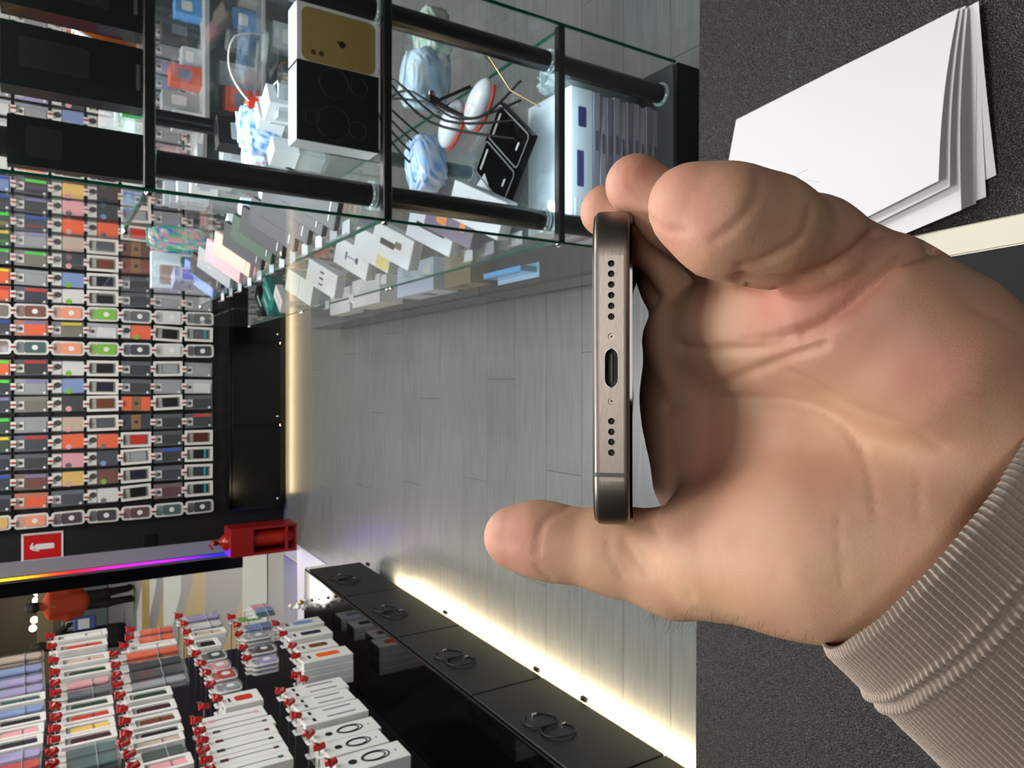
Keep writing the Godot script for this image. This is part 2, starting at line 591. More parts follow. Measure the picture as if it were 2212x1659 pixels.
func walkers() -> void:
	# one walker in an orange jacket and dark trousers, seen from behind; a companion in a long black coat
	var p := on_y(288, 1283, 0.0)
	var t := thing("person", "person in an orange jacket and dark trousers walking away down the mall", "person", "", p)
	var skin := mat("walker_skin", Color(0.5, 0.36, 0.29), 0.6)
	var body := []
	# one continuous body; the jacket, trousers and hair lie over it
	body.append([Vector3(-0.08, 0.05, 0.0), Vector3(-0.09, 0.45, 0.03), 0.05, 0.06])
	body.append([Vector3(-0.09, 0.45, 0.03), Vector3(-0.08, 0.85, 0.0), 0.065, 0.085])
	body.append([Vector3(0.09, 0.05, -0.14), Vector3(0.09, 0.45, -0.02), 0.05, 0.06])
	body.append([Vector3(0.09, 0.45, -0.02), Vector3(0.08, 0.85, 0.0), 0.065, 0.085])
	body.append([Vector3(0, 0.85, 0), Vector3(0, 1.3, 0), 0.13, 0.14])
	body.append([Vector3(0, 1.35, 0), Vector3(0, 1.5, -0.01), 0.055, 0.055])
	body.append([Vector3(0, 1.56, -0.02), Vector3(0, 1.62, -0.02), 0.085, 0.088])
	figure(t, body, "body", skin, 0.02)
	figure(t, [[Vector3(-0.08, 0.07, 0.0), Vector3(-0.09, 0.45, 0.03), 0.065, 0.075], [Vector3(-0.09, 0.45, 0.03), Vector3(-0.08, 0.86, 0.0), 0.08, 0.1], [Vector3(0.09, 0.07, -0.14), Vector3(0.09, 0.45, -0.02), 0.065, 0.075], [Vector3(0.09, 0.45, -0.02), Vector3(0.08, 0.86, 0.0), 0.08, 0.1]], "trousers", mat("dark_trousers", Color(0.03, 0.03, 0.04), 0.8), 0.02)
	figure(t, [[Vector3(-0.05, 0.86, 0), Vector3(-0.07, 1.33, 0), 0.15, 0.14], [Vector3(0.05, 0.86, 0), Vector3(0.07, 1.33, 0), 0.15, 0.14], [Vector3(-0.2, 1.34, 0), Vector3(-0.27, 1.08, 0.02), 0.075, 0.06], [Vector3(-0.27, 1.08, 0.02), Vector3(-0.25, 0.86, -0.06), 0.06, 0.05], [Vector3(0.2, 1.34, 0), Vector3(0.27, 1.08, 0.02), 0.075, 0.06], [Vector3(0.27, 1.08, 0.02), Vector3(0.26, 0.86, -0.06), 0.06, 0.05], [Vector3(0, 1.38, 0), Vector3(0, 1.44, 0), 0.085, 0.075]], "jacket", mat("orange_jacket", Color(0.62, 0.2, 0.07), 0.8), 0.02)
	figure(t, [[Vector3(0, 1.6, 0.02), Vector3(0, 1.66, 0.0), 0.095, 0.085]], "hair", mat("dark_hair", Color(0.05, 0.035, 0.03), 0.8), 0.015)
	for s in [[-0.09, 0.0], [0.09, -0.17]]:
		part(t, "shoe", bbox(Vector3(0.09, 0.07, 0.25), 0.02), mat("dark_shoe", Color(0.06, 0.06, 0.08), 0.6), Vector3(s[0], 0.036, s[1] - 0.04))
	var q := on_y(270, 1368, 0.0)
	var u := thing("person", "person in a long black coat beside the orange jacket in the mall", "person", "", q)
	figure(u, [[Vector3(-0.09, 0.05, 0), Vector3(-0.09, 0.8, 0), 0.05, 0.08], [Vector3(0.09, 0.05, 0.05), Vector3(0.09, 0.8, 0), 0.05, 0.08], [Vector3(0, 0.85, 0), Vector3(0, 1.28, 0), 0.13, 0.13], [Vector3(0, 1.3, 0), Vector3(0, 1.44, 0), 0.05, 0.05], [Vector3(0, 1.48, 0), Vector3(0, 1.54, 0), 0.08, 0.085]], "body", skin, 0.02)
	var coat := mat("black_coat", Color(0.012, 0.012, 0.014), 0.8)
	figure(u, [[Vector3(-0.08, 0.12, 0), Vector3(-0.07, 1.24, 0), 0.17, 0.14], [Vector3(0.08, 0.12, 0), Vector3(0.07, 1.24, 0), 0.17, 0.14], [Vector3(0.18, 1.24, 0), Vector3(0.33, 1.05, 0), 0.075, 0.06], [Vector3(0.33, 1.05, 0), Vector3(0.5, 0.9, 0), 0.06, 0.05], [Vector3(-0.18, 1.24, 0), Vector3(-0.24, 0.95, 0), 0.075, 0.06], [Vector3(-0.24, 0.95, 0), Vector3(-0.2, 0.7, -0.05), 0.06, 0.05], [Vector3(0, 1.28, 0), Vector3(0, 1.36, 0), 0.09, 0.08]], "coat", coat, 0.022)
	figure(u, [[Vector3(0, 1.5, 0.02), Vector3(0, 1.58, 0.0), 0.095, 0.085], [Vector3(0, 1.35, 0.05), Vector3(0, 1.5, 0.04), 0.08, 0.09]], "hair", mat("dark_hair", Color.WHITE), 0.015)
	for s in [-0.09, 0.09]:
		part(u, "shoe", bbox(Vector3(0.09, 0.07, 0.25), 0.02), mat("dark_shoe", Color.WHITE), Vector3(s, 0.036, -0.02))
	var g := q + Vector3(0.36, 1.03, 0.05)
	var bag := thing("shopping_bag", "blue and white shopping bag hanging beside the orange jacket", "bag", "", g)
	part(bag, "sack", bbox(Vector3(0.26, 0.4, 0.12), 0.02), mat("bag_blue", Color(0.2, 0.3, 0.55), 0.6), Vector3(0, -0.3, 0))
	part(bag, "print", bbox(Vector3(0.2, 0.2, 0.004), 0.001), mat("bag_white", Color(0.75, 0.77, 0.8), 0.6), Vector3(0, -0.28, 0.0615))
	part(bag, "handle", wire(curve([Vector3(-0.07, -0.1, 0), Vector3(-0.05, 0.02, 0), Vector3(0.05, 0.02, 0), Vector3(0.07, -0.1, 0)]), 0.008), mat("bag_white", Color.WHITE))

# ---------------------------------------------------------------- the black speckled counter
func desk() -> void:
	var m := mat("speckled_laminate", Color(1, 1, 1), 0.4, 0.0, 0.5)
	var n := noise_tex(0.2, 512, 3, Color(0, 0, 0), Color(1, 1, 1), 2, FastNoiseLite.TYPE_SIMPLEX)
	n.color_ramp.offsets = PackedFloat32Array([0.0, 0.52, 0.66, 0.8])
	n.color_ramp.colors = PackedColorArray([Color(0.05, 0.05, 0.052), Color(0.068, 0.067, 0.068), Color(0.15, 0.146, 0.14), Color(0.5, 0.47, 0.43)])
	m.albedo_texture = n
	m.roughness_texture = noise_tex(0.12, 512, 8, Color(0.5, 0.5, 0.5), Color(1, 1, 1), 3)
	m.normal_enabled = true
	m.normal_texture = noise_tex(0.16, 512, 4, Color.BLACK, Color.WHITE, 3, FastNoiseLite.TYPE_SIMPLEX, true, 10.0)
	m.normal_scale = 0.6
	m.uv1_triplanar = true
	m.uv1_world_triplanar = true
	m.uv1_scale = Vector3(7.5, 7.5, 7.5)
	var t := thing("counter", "black speckled laminate shop counter under the hand", "counter")
	var z0 := on_y(1497, 1659, DESK).z
	var z1 := on_y(1510, 0, DESK).z
	var b := MB.new()
	b.prism(PackedVector2Array([Vector2(-1.0, 0.16), Vector2(1.45, 0.16), Vector2(1.45, z1 - (z0 - z1) * 0.9), Vector2(-1.0, z0)]), 0.0, 0.036)
	part(t, "counter_top", b.done(), m, Vector3(0, DESK, 0), Basis(Vector3(1, 0, 0), Vector3(0, 0, 1), Vector3(0, -1, 0)))
	var side := mat("counter_panel", Color(0.05, 0.05, 0.055), 0.6)
	part(t, "side_panel", bbox(Vector3(0.03, DESK - 0.036, 0.6), 0.001), side, Vector3(-0.96, (DESK - 0.036) / 2, -0.2))
	part(t, "side_panel", bbox(Vector3(0.03, DESK - 0.036, 0.6), 0.001), side, Vector3(1.4, (DESK - 0.036) / 2, -0.2))
	part(t, "back_panel", bbox(Vector3(2.3, DESK - 0.2, 0.02), 0.001), side, Vector3(0.22, (DESK - 0.036) / 2, -0.44))

# ---------------------------------------------------------------- soft bodies: tapered bones joined smoothly, meshed as surface nets
# a bone is [from, to, radius, radius, group]; bones of a group melt into one another by k_in[group], groups by k_out
func field(p: Vector3, bones: Array, k_in: Array, k_out: float) -> float:
	var total := 1e9
	var part_d := 1e9
	var g := -1
	for bn in bones:
		if bn[4] != g:
			if g >= 0:
				var hh := maxf(k_out - absf(total - part_d), 0.0) / k_out
				total = minf(total, part_d) - hh * hh * k_out * 0.25
			part_d = 1e9
			g = bn[4]
		var pa: Vector3 = p - bn[0]
		var h := clampf(pa.dot(bn[5]) * bn[6], 0.0, 1.0)
		var d: float = (pa - bn[5] * h).length() - (bn[2] + (bn[3] - bn[2]) * h)
		var k: float = k_in[g]
		var e := maxf(k - absf(part_d - d), 0.0) / k
		part_d = minf(part_d, d) - e * e * k * 0.25
	var h2 := maxf(k_out - absf(total - part_d), 0.0) / k_out
	return minf(total, part_d) - h2 * h2 * k_out * 0.25

func net(bones_in: Array, cell: float, k_in: Array, k_out: float) -> Array:
	var bones := []
	var lo := Vector3.INF
	var hi := -Vector3.INF
	for bn in bones_in:
		var ba: Vector3 = bn[1] - bn[0]
		bones.append([bn[0], bn[1], bn[2], bn[3], bn[4] if bn.size() > 4 else 0, ba, 1.0 / maxf(ba.length_squared(), 1e-12)])
		var r := maxf(bn[2], bn[3]) + cell * 2.0
		lo = lo.min(bn[0] - Vector3.ONE * r).min(bn[1] - Vector3.ONE * r)
		hi = hi.max(bn[0] + Vector3.ONE * r).max(bn[1] + Vector3.ONE * r)
	var kmax := k_out
	for k in k_in:
		kmax = maxf(kmax, k)
	var S := 6
	var N := S + 1
	var bsz := cell * S
	var nb := Vector3i(((hi - lo) / bsz).ceil())
	var verts := PackedVector3Array()
	var cells := {}
	var edges := []
	var vals := PackedFloat32Array()
	vals.resize(N * N * N)
	var half := bsz * 0.8661
	for bi in nb.x:
		for bj in nb.y:
			for bk in nb.z:
				var o := lo + Vector3(bi, bj, bk) * bsz
				var c := o + Vector3.ONE * (bsz * 0.5)
				var dmin := 1e9
				var ds := PackedFloat32Array()
				for bn in bones:
					var pa: Vector3 = c - bn[0]
					var h := clampf(pa.dot(bn[5]) * bn[6], 0.0, 1.0)
					var d: float = (pa - bn[5] * h).length() - (bn[2] + (bn[3] - bn[2]) * h)
					ds.append(d)
					dmin = minf(dmin, d)
				if dmin > half + kmax or dmin < -half - kmax * 3.0:
					continue
				var near := []
				for q in bones.size():
					if ds[q] < maxf(dmin, -half) + 2.0 * half + kmax:
						near.append(bones[q])
				if absf(field(c, near, k_in, k_out)) > half * 1.5:
					continue
				var w := 0
				for i in N:
					for j in N:
						for k in N:
							vals[w] = field(o + Vector3(i, j, k) * cell, near, k_in, k_out)
							w += 1
				for i in S:
					for j in S:
						for k in S:
							var b0 := (i * N + j) * N + k
							var a0 := vals[b0]
							var a1 := vals[b0 + 1]
							var a2 := vals[b0 + N]
							var a3 := vals[b0 + N + 1]
							var a4 := vals[b0 + N * N]
							var a5 := vals[b0 + N * N + 1]
							var a6 := vals[b0 + N * N + N]
							var a7 := vals[b0 + N * N + N + 1]
							var s0 := a0 < 0.0
							if (a1 < 0.0) == s0 and (a2 < 0.0) == s0 and (a3 < 0.0) == s0 and (a4 < 0.0) == s0 and (a5 < 0.0) == s0 and (a6 < 0.0) == s0 and (a7 < 0.0) == s0:
								continue
							var sum := Vector3.ZERO
							var cnt := 0
							# crossings along z, y, x
							if (a0 < 0) != (a1 < 0):
								sum += Vector3(0, 0, a0 / (a0 - a1)); cnt += 1
							if (a2 < 0) != (a3 < 0):
								sum += Vector3(0, 1, a2 / (a2 - a3)); cnt += 1
							if (a4 < 0) != (a5 < 0):
								sum += Vector3(1, 0, a4 / (a4 - a5)); cnt += 1
							if (a6 < 0) != (a7 < 0):
								sum += Vector3(1, 1, a6 / (a6 - a7)); cnt += 1
							if (a0 < 0) != (a2 < 0):
								sum += Vector3(0, a0 / (a0 - a2), 0); cnt += 1
							if (a1 < 0) != (a3 < 0):
								sum += Vector3(0, a1 / (a1 - a3), 1); cnt += 1
							if (a4 < 0) != (a6 < 0):
								sum += Vector3(1, a4 / (a4 - a6), 0); cnt += 1
							if (a5 < 0) != (a7 < 0):
								sum += Vector3(1, a5 / (a5 - a7), 1); cnt += 1
							if (a0 < 0) != (a4 < 0):
								sum += Vector3(a0 / (a0 - a4), 0, 0); cnt += 1
							if (a1 < 0) != (a5 < 0):
								sum += Vector3(a1 / (a1 - a5), 0, 1); cnt += 1
							if (a2 < 0) != (a6 < 0):
								sum += Vector3(a2 / (a2 - a6), 1, 0); cnt += 1
							if (a3 < 0) != (a7 < 0):
								sum += Vector3(a3 / (a3 - a7), 1, 1); cnt += 1
							var gi := bi * S + i
							var gj := bj * S + j
							var gk := bk * S + k
							cells[(gi * 4096 + gj) * 4096 + gk] = verts.size()
							verts.append(o + (Vector3(i, j, k) + sum / cnt) * cell)
							if s0 != (a4 < 0.0):
								edges.append([gi, gj, gk, 0, s0])
							if s0 != (a2 < 0.0):
								edges.append([gi, gj, gk, 1, s0])
							if s0 != (a1 < 0.0):
								edges.append([gi, gj, gk, 2, s0])
	var idx := PackedInt32Array()
	var step := [4096 * 4096, 4096, 1]
	for e in edges:
		var key: int = (e[0] * 4096 + e[1]) * 4096 + e[2]
		var u: int = step[(e[3] + 1) % 3]
		var w: int = step[(e[3] + 2) % 3]
		if not (cells.has(key - u) and cells.has(key - w) and cells.has(key - u - w)):
			continue
		var a: int = cells[key]
		var b: int = cells[key - u]
		var c: int = cells[key - u - w]
		var d: int = cells[key - w]
		if e[4]:
			idx.append_array(PackedInt32Array([a, c, b, a, d, c]))
		else:
			idx.append_array(PackedInt32Array([a, b, c, a, c, d]))
	return [verts, facing_out(verts, idx)]

func facing_out(v: PackedVector3Array, idx: PackedInt32Array) -> PackedInt32Array:      # the topmost corner of a closed body faces up
	var top := 0
	for k in v.size():
		if v[k].y > v[top].y:
			top = k
	if normals_of(v, idx)[top].y >= 0.0:
		return idx
	for k in range(0, idx.size(), 3):
		var keep := idx[k + 1]
		idx[k + 1] = idx[k + 2]
		idx[k + 2] = keep
	return idx

func normals_of(v: PackedVector3Array, idx: PackedInt32Array) -> PackedVector3Array:
	var n := PackedVector3Array()
	n.resize(v.size())
	for k in range(0, idx.size(), 3):
		var f := (v[idx[k + 2]] - v[idx[k]]).cross(v[idx[k + 1]] - v[idx[k]])
		n[idx[k]] += f
		n[idx[k + 1]] += f
		n[idx[k + 2]] += f
	for k in n.size():
		n[k] = n[k].normalized()
	return n

func from_net(v: PackedVector3Array, idx: PackedInt32Array, colors := PackedColorArray()) -> ArrayMesh:
	var b := MB.new()
	b.v = v
	b.i = facing_out(v, idx)
	b.n = normals_of(v, b.i)
	b.c = colors
	b.uv.resize(v.size())
	return b.done()

func blob_mesh(limbs: Array, cell: float, k: float) -> ArrayMesh:
	var r := net(limbs, cell, [k], k)
	return from_net(r[0], r[1])

# ---------------------------------------------------------------- the phone, its lower edge towards the lens
func phone() -> void:
	var o := at(1321.5, 797, 0.1724)
	var away := ray(1400, 790).normalized()
	var side := (rgt - away * rgt.dot(away)).normalized()          # image up
	var thick := away.cross(side).normalized()
	if thick.dot(-upv) < 0:
		thick = -thick                                             # image right: the screen faces the palm
	var t := thing("smartphone", "titanium smartphone held edge-on in the hand, showing its charging port", "phone")
	# own axes: x across the phone, y along it away from the lens, z through it towards the screen
	t.transform = Transform3D(Basis(side, away, thick), o)
	if t.transform.basis.determinant() < 0:
		t.transform.basis = Basis(-side, away, thick)
	var W := 0.0776
	var L := 0.163
	var T := 0.00825
	var titan := mat("brushed_titanium", Color(0.6, 0.565, 0.525), 0.42, 1.0)
	titan.albedo_texture = noise_tex(0.03, 512, 31, Color(0.86, 0.86, 0.86), Color(1, 1, 1), 4)
	titan.uv1_triplanar = true
	titan.uv1_scale = Vector3(14, 300, 260)
	var steel := mat("port_steel", Color(0.34, 0.33, 0.32), 0.45, 0.8)
	# frame: rounded outline swept through the thickness with rolled edges
	var prof := [[-0.5, 0.9], [-0.488, 0.45], [-0.455, 0.2], [-0.4, 0.06], [-0.33, 0.0], [0.33, 0.0], [0.4, 0.06], [0.455, 0.2], [0.488, 0.45], [0.5, 0.9]]
	var b := MB.new()
	var rings := []
	var seg := 12
	for pr in prof:
		var ins: float = pr[1] * 0.001
		rings.append(rrect(W - 2 * ins, L - 2 * ins, 0.0125 - ins, seg))
	var cnt: int = rings[0].size()
	for k in prof.size():
		var a: int = maxi(k - 1, 0)
		var c: int = mini(k + 1, prof.size() - 1)
		var dz: float = (prof[c][0] - prof[a][0]) * T
		var di: float = (prof[c][1] - prof[a][1]) * 0.001
		if absf(prof[k][0]) < 0.34:
			di = 0.0
		for s in cnt:
			var p: Vector2 = rings[k][s]
			var ang := PI / 2 * (s / (seg + 1) + float(s % (seg + 1)) / seg)
			var out := Vector2(cos(ang), sin(ang))
			b.vert(Vector3(p.x, p.y + L / 2, prof[k][0] * T), Vector3(out.x * dz, out.y * dz, di).normalized(), p)
	for k in prof.size() - 1:
		for s in cnt:
			var a := k * cnt + s
			var c := k * cnt + (s + 1) % cnt
			b.tri(a, c, c + cnt)
			b.tri(a, c + cnt, a + cnt)
	for e in [0, prof.size() - 1]:
		var m := b.vert(Vector3(0, L / 2, prof[e][0] * T), Vector3(0, 0, -1 if e == 0 else 1))
		for s in cnt:
			if e == 0:
				b.tri(m, e * cnt + (s + 1) % cnt, e * cnt + s)
			else:
				b.tri(m, e * cnt + s, e * cnt + (s + 1) % cnt)
	var px := 1600.0 / 0.1724
	var along := func(y: float) -> float: return (797.0 - y) / px * signf(t.transform.basis.x.dot(rgt))
	# holes are cut into the frame
	var solid := CSGMesh3D.new()
	solid.name = "frame"
	solid.mesh = b.done()
	solid.material = titan
	t.add_child(solid)
	var zc := -0.0001
	var holes := [570, 592, 615, 638, 661, 684, 910, 933, 955, 978]
	for y in holes + [727, 867]:
		var h := CSGCylinder3D.new()
		h.name = "bore"
		h.operation = CSGShape3D.OPERATION_SUBTRACTION
		h.radius = 0.00078
		h.height = 0.006
		h.sides = 16
		h.material = titan
		h.position = Vector3(along.call(y), 0.0, zc)
		solid.add_child(h, true)
	var slot := CSGPolygon3D.new()
	slot.name = "port_cut"
	slot.operation = CSGShape3D.OPERATION_SUBTRACTION
	slot.polygon = rrect(0.0092, 0.0030, 0.00149, 8)
	slot.depth = 0.012
	slot.material = steel
	slot.transform = Transform3D(Basis(Vector3(1, 0, 0), Vector3(0, 0, 1), Vector3(0, -1, 0)), Vector3(along.call(795), -0.001, zc))
	solid.add_child(slot)
	var rim := mat("bright_rim", Color(0.42, 0.39, 0.36), 0.3, 1.0)
	var face := Basis(Vector3(1, 0, 0), Vector3(0, 0, 1), Vector3(0, -1, 0))
	for y in holes:
		part(t, "speaker_mesh", disc(0.00076, 0.0003, 14), mat("speaker_mesh_grey", Color(0.23, 0.22, 0.19), 0.6, 0.5), Vector3(along.call(y), 0.0022, zc), face)
	for y in [727, 867]:
		var s := part(t, "screw", disc(0.00075, 0.0004, 14), mat("screw_steel", Color(0.5, 0.46, 0.42), 0.35, 1.0), Vector3(along.call(y), 0.0012, zc), face)
		part(s, "recess", disc(0.00035, 0.0001, 5), steel, Vector3(0, 0, 0.00026))
	var port := part(t, "port_rim", frame(0.0095, 0.0033, 0.00164, 0.00014, 0.0005), rim, Vector3(along.call(795), 0.00012, zc), face)
	part(port, "tongue", bbox(Vector3(0.0066, 0.0007, 0.004), 0.0001), mat("port_tongue", Color(0.34, 0.33, 0.28), 0.5), Vector3(0, 0.0, -0.0032))
	# insulating band across the lower edge, glass panels front and back
	var band := []
	for k in prof.size():
		band.append(Vector2(-prof[k][1] * 0.001 + 0.00004, prof[k][0] * T))
	var bb := MB.new()
	for k in band.size() - 1:
		var p0: Vector2 = band[k]
		var p1: Vector2 = band[k + 1]
		bb.quad_out(Vector3(-0.0005, -p0.x, p0.y), Vector3(0.0005, -p0.x, p0.y), Vector3(0.0005, -p1.x, p1.y), Vector3(-0.0005, -p1.x, p1.y), Vector3(0, -1, (p0.y + p1.y) * 100))
	part(t, "antenna_band", bb.done(), mat("antenna_band", Color(0.36, 0.34, 0.32), 0.5), Vector3(along.call(1027), 0, 0))
	part(t, "screen", plate(W - 0.0016, L - 0.0016, 0.0007, 0.0118, 10), mat("screen_glass", Color(0.008, 0.008, 0.01), 0.04), Vector3(0, L / 2, T / 2 + 0.00025))
	part(t, "back_glass", plate(W - 0.0016, L - 0.0016, 0.0005, 0.0118, 10), mat("back_glass", Color(0.4, 0.38, 0.35), 0.3), Vector3(0, L / 2, -T / 2 - 0.00015))
	var bump := part(t, "camera_bump", plate(0.04, 0.04, 0.002, 0.01, 6), mat("back_glass", Color.WHITE), Vector3(0.014, L - 0.026, -T / 2 - 0.0014))
	for q in [[-0.009, 0.009], [-0.009, -0.009], [0.01, 0.0]]:
		part(bump, "camera_lens", disc(0.0078, 0.002, 20), mat("screen_glass", Color.WHITE), Vector3(q[0], q[1], -0.0015))

# ---------------------------------------------------------------- the left hand and its knitted sleeve
func hp(x: float, y: float, d: float) -> Vector3:              # photograph pixel and distance, in the lens's own axes
	return Vector3((x - 1106.0) / FPX * d, (829.5 - y) / FPX * d, d)

func to_world(c: Vector3) -> Vector3:
	return eye - upv * c.x + rgt * c.y + fwd * c.z

func bone(x0: float, y0: float, d0: float, r0: float, x1: float, y1: float, d1: float, r1: float, g: int) -> Array:
	return [hp(x0, y0, d0), hp(x1, y1, d1), r0 * 0.001, r1 * 0.001, g]

func chain(joints: Array, g: int) -> Array:
	var out := []
	for k in joints.size() - 1:
		var a: Array = joints[k]
		var b: Array = joints[k + 1]
		out.append(bone(a[0], a[1], a[2], a[3], b[0], b[1], b[2], b[3], g))
	return out

func seg_dist(p: Vector2, a: Vector2, b: Vector2) -> float:
	var ab := b - a
	var h := clampf((p - a).dot(ab) / maxf(ab.length_squared(), 1e-6), 0.0, 1.0)
	return (p - a - ab * h).length()

func arm() -> void:
	var t := thing("person", "left hand in a taupe knitted sleeve holding the phone over the counter", "person")
	var bones := []
	# palm: heel, both eminences, hollow, pads under the fingers, knuckle ridge; wrist
	bones += chain([[2110, 885, 0.170, 18.5], [1990, 778, 0.166, 19], [1862, 704, 0.167, 16.5]], 0)
	bones += chain([[1960, 1150, 0.171, 20.5], [1760, 1168, 0.177, 21], [1560, 1186, 0.189, 18]], 0)
	bones += chain([[2040, 1000, 0.178, 20], [1850, 900, 0.186, 17.5], [1700, 880, 0.193, 16], [1580, 850, 0.203, 14]], 0)
	bones += chain([[1760, 1030, 0.187, 17], [1600, 1000, 0.203, 15]], 0)
	bones += chain([[1545, 760, 0.214, 13], [1550, 870, 0.218, 14], [1560, 1020, 0.214, 14]], 0)
	bones += chain([[1480, 735, 0.228, 13], [1500, 880, 0.230, 13.5], [1510, 1040, 0.222, 13]], 0)
	bones += chain([[1900, 618, 0.161, 10.5], [1760, 668, 0.170, 12.5], [1620, 700, 0.186, 13.5], [1500, 720, 0.208, 13]], 0)
	bones += chain([[2110, 885, 0.170, 18.5], [2200, 970, 0.182, 17.5], [2480, 1150, 0.215, 19]], 0)
	bones += chain([[1940, 1165, 0.172, 20], [2060, 1240, 0.182, 18], [2330, 1430, 0.212, 19]], 0)
	# thumb along the phone's side
	bones += chain([[1620, 1190, 0.188, 17], [1465, 1215, 0.199, 14.2], [1330, 1190, 0.205, 11.6], [1200, 1172, 0.210, 10.0], [1160, 1163, 0.212, 9.9], [1112, 1160, 0.214, 8.9]], 1)
	# little, ring, middle and index finger round the other side
	bones += chain([[1850, 574, 0.167, 9.8], [1760, 537, 0.158, 10.2], [1650, 498, 0.149, 10.6], [1560, 476, 0.146, 10.6], [1490, 446, 0.147, 8.3]], 2)
	bones += chain([[1650, 660, 0.192, 10], [1565, 540, 0.182, 9.0], [1470, 470, 0.182, 8.6], [1374, 400, 0.183, 7.7]], 3)
	bones += chain([[1570, 690, 0.212, 10], [1490, 590, 0.206, 8.8], [1400, 500, 0.205, 8.4], [1310, 456, 0.209, 7.4]], 4)
	bones += chain([[1510, 730, 0.226, 10], [1450, 620, 0.228, 8.6], [1400, 530, 0.232, 8.2], [1345, 480, 0.236, 7.4]], 5)
	var r := net(bones, 0.00115, [0.011, 0.004, 0.004, 0.004, 0.004, 0.004], 0.0024)
	var v: PackedVector3Array = r[0]
	var idx: PackedInt32Array = r[1]
	var n := normals_of(v, idx)
	# creases pressed into the skin: a line over the photograph, depth in mm, half width in pixels
	var lines := [
		[[1641, 385, 1638, 419, 1611, 465, 1571, 501, 1540, 520], 0.55, 9], [[1752, 445, 1746, 489, 1722, 525, 1677, 549, 1647, 567, 1600, 575], 0.6, 10],
		[[1890, 505, 1850, 545, 1790, 585, 1720, 608, 1650, 615, 1600, 605], 1.6, 15],
		[[2023, 533, 1947, 559, 1890, 611, 1832, 663, 1780, 703, 1730, 723], 2.0, 17], [[1730, 723, 1690, 732], 1.4, 15], [[1690, 732, 1652, 737], 0.9, 13], [[1652, 737, 1610, 736], 0.45, 11],
		[[1473, 750, 1531, 755, 1612, 755, 1687, 747, 1780, 715], 0.9, 11], [[1444, 883, 1496, 854, 1571, 825, 1629, 802, 1699, 773, 1780, 744], 0.9, 12],
		[[1456, 877, 1531, 861, 1618, 861, 1699, 868, 1768, 883, 1820, 912, 1861, 970], 0.75, 12], [[1861, 970, 1884, 1045, 1893, 1114], 0.3, 9],
		[[1681, 790, 1774, 837, 1838, 877, 1919, 906, 1988, 935, 2034, 970], 0.4, 10], [[1228, 1095, 1192, 1111, 1172, 1131, 1163, 1161, 1162, 1190], 0.55, 9],
		[[1314, 1164, 1317, 1202, 1342, 1247], 0.3, 7], [[1349, 1171, 1380, 1217, 1400, 1240], 0.3, 8], [[1410, 1133, 1430, 1182, 1456, 1232, 1494, 1288], 0.45, 9],
		[[1160, 1222, 1172, 1238, 1190, 1250], 0.35, 6], [[1545, 1170, 1570, 1230, 1620, 1290], 0.2, 7], [[1810, 1120, 1815, 1200, 1822, 1260], 0.25, 8], [[1985, 1030, 1985, 1110], 0.25, 8],
		[[1400, 470, 1440, 500, 1480, 500], 0.35, 8], [[1640, 740, 1700, 700, 1740, 690], 0.0, 8], [[2100, 660, 2160, 690, 2200, 720], 0.25, 10]]
	var segs := []
	for ln in lines:
		var p: Array = ln[0]
		for k in range(0, p.size() - 2, 2):
			segs.append([Vector2(p[k], p[k + 1]), Vector2(p[k + 2], p[k + 3]), ln[1], float(ln[2])])
	var big := FastNoiseLite.new()
	big.seed = 9
	big.frequency = 55.0
	var fine := FastNoiseLite.new()
	fine.seed = 4
	fine.frequency = 420.0
	fine.fractal_octaves = 2
	for k in v.size():
		var c := v[k]
		var p := Vector2(1106.0 + FPX * c.x / c.z, 829.5 - FPX * c.y / c.z)
		var press := 0.0
		if n[k].dot(c) < 0.0:
			for s in segs:
				if absf(p.x - s[0].x) > 160 or absf(p.y - s[0].y) > 160:
					continue
				var d: float = seg_dist(p, s[0], s[1]) / s[3]
				if d < 3.0:
					press = maxf(press, s[2] * exp(-d * d))
		v[k] = c - n[k] * (press * 0.001 + big.get_noise_3dv(c) * 0.00025 + fine.get_noise_3dv(c) * 0.00004)
	# the skin's own colour: pinker pads at the fingertips and under the fingers, sallower patches on the thumb's ball, blotches
	var pads := [hp(1465, 445, 0.14), hp(1365, 390, 0.176), hp(1290, 470, 0.2), hp(1090, 1160, 0.205), hp(1690, 655, 0.16), hp(1800, 610, 0.155), hp(1560, 1010, 0.19), hp(2010, 790, 0.147)]
	var sallow := [hp(1800, 1230, 0.158), hp(1300, 1210, 0.197), hp(1560, 1290, 0.175), hp(1720, 490, 0.146), hp(2000, 920, 0.16)]
	var cols := PackedColorArray()
	cols.resize(v.size())
	for k in v.size():
		var c := v[k]
		var pink := 0.12 + big.get_noise_3d(c.x * 1.7, c.y * 1.7, c.z * 1.7) * 0.35
		for f in pads:
			pink += 0.75 * exp(-c.distance_squared_to(f) / 0.00012)
		var warm := 0.0
		for f in sallow:
			warm += 0.5 * exp(-c.distance_squared_to(f) / 0.00012)
		cols[k] = Color(0.575, 0.335, 0.215).lerp(Color(0.56, 0.25, 0.175), clampf(pink, 0.0, 1.0)).lerp(Color(0.58, 0.36, 0.2), clampf(warm, 0.0, 0.6))
	for k in v.size():
		v[k] = to_world(v[k])
	var skin := mat("skin", Color(1, 1, 1), 0.5)
	skin.vertex_color_use_as_albedo = true
	skin.metallic_specular = 0.42
	skin.subsurf_scatter_enabled = true
	skin.subsurf_scatter_strength = 0.06
	skin.normal_enabled = true
	skin.normal_texture = noise_tex(0.09, 512, 21, Color.BLACK, Color.WHITE, 4, FastNoiseLite.TYPE_CELLULAR, true, 5.0)
	skin.normal_scale = 0.22
	skin.uv1_triplanar = true
	skin.uv1_scale = Vector3(44, 44, 44)
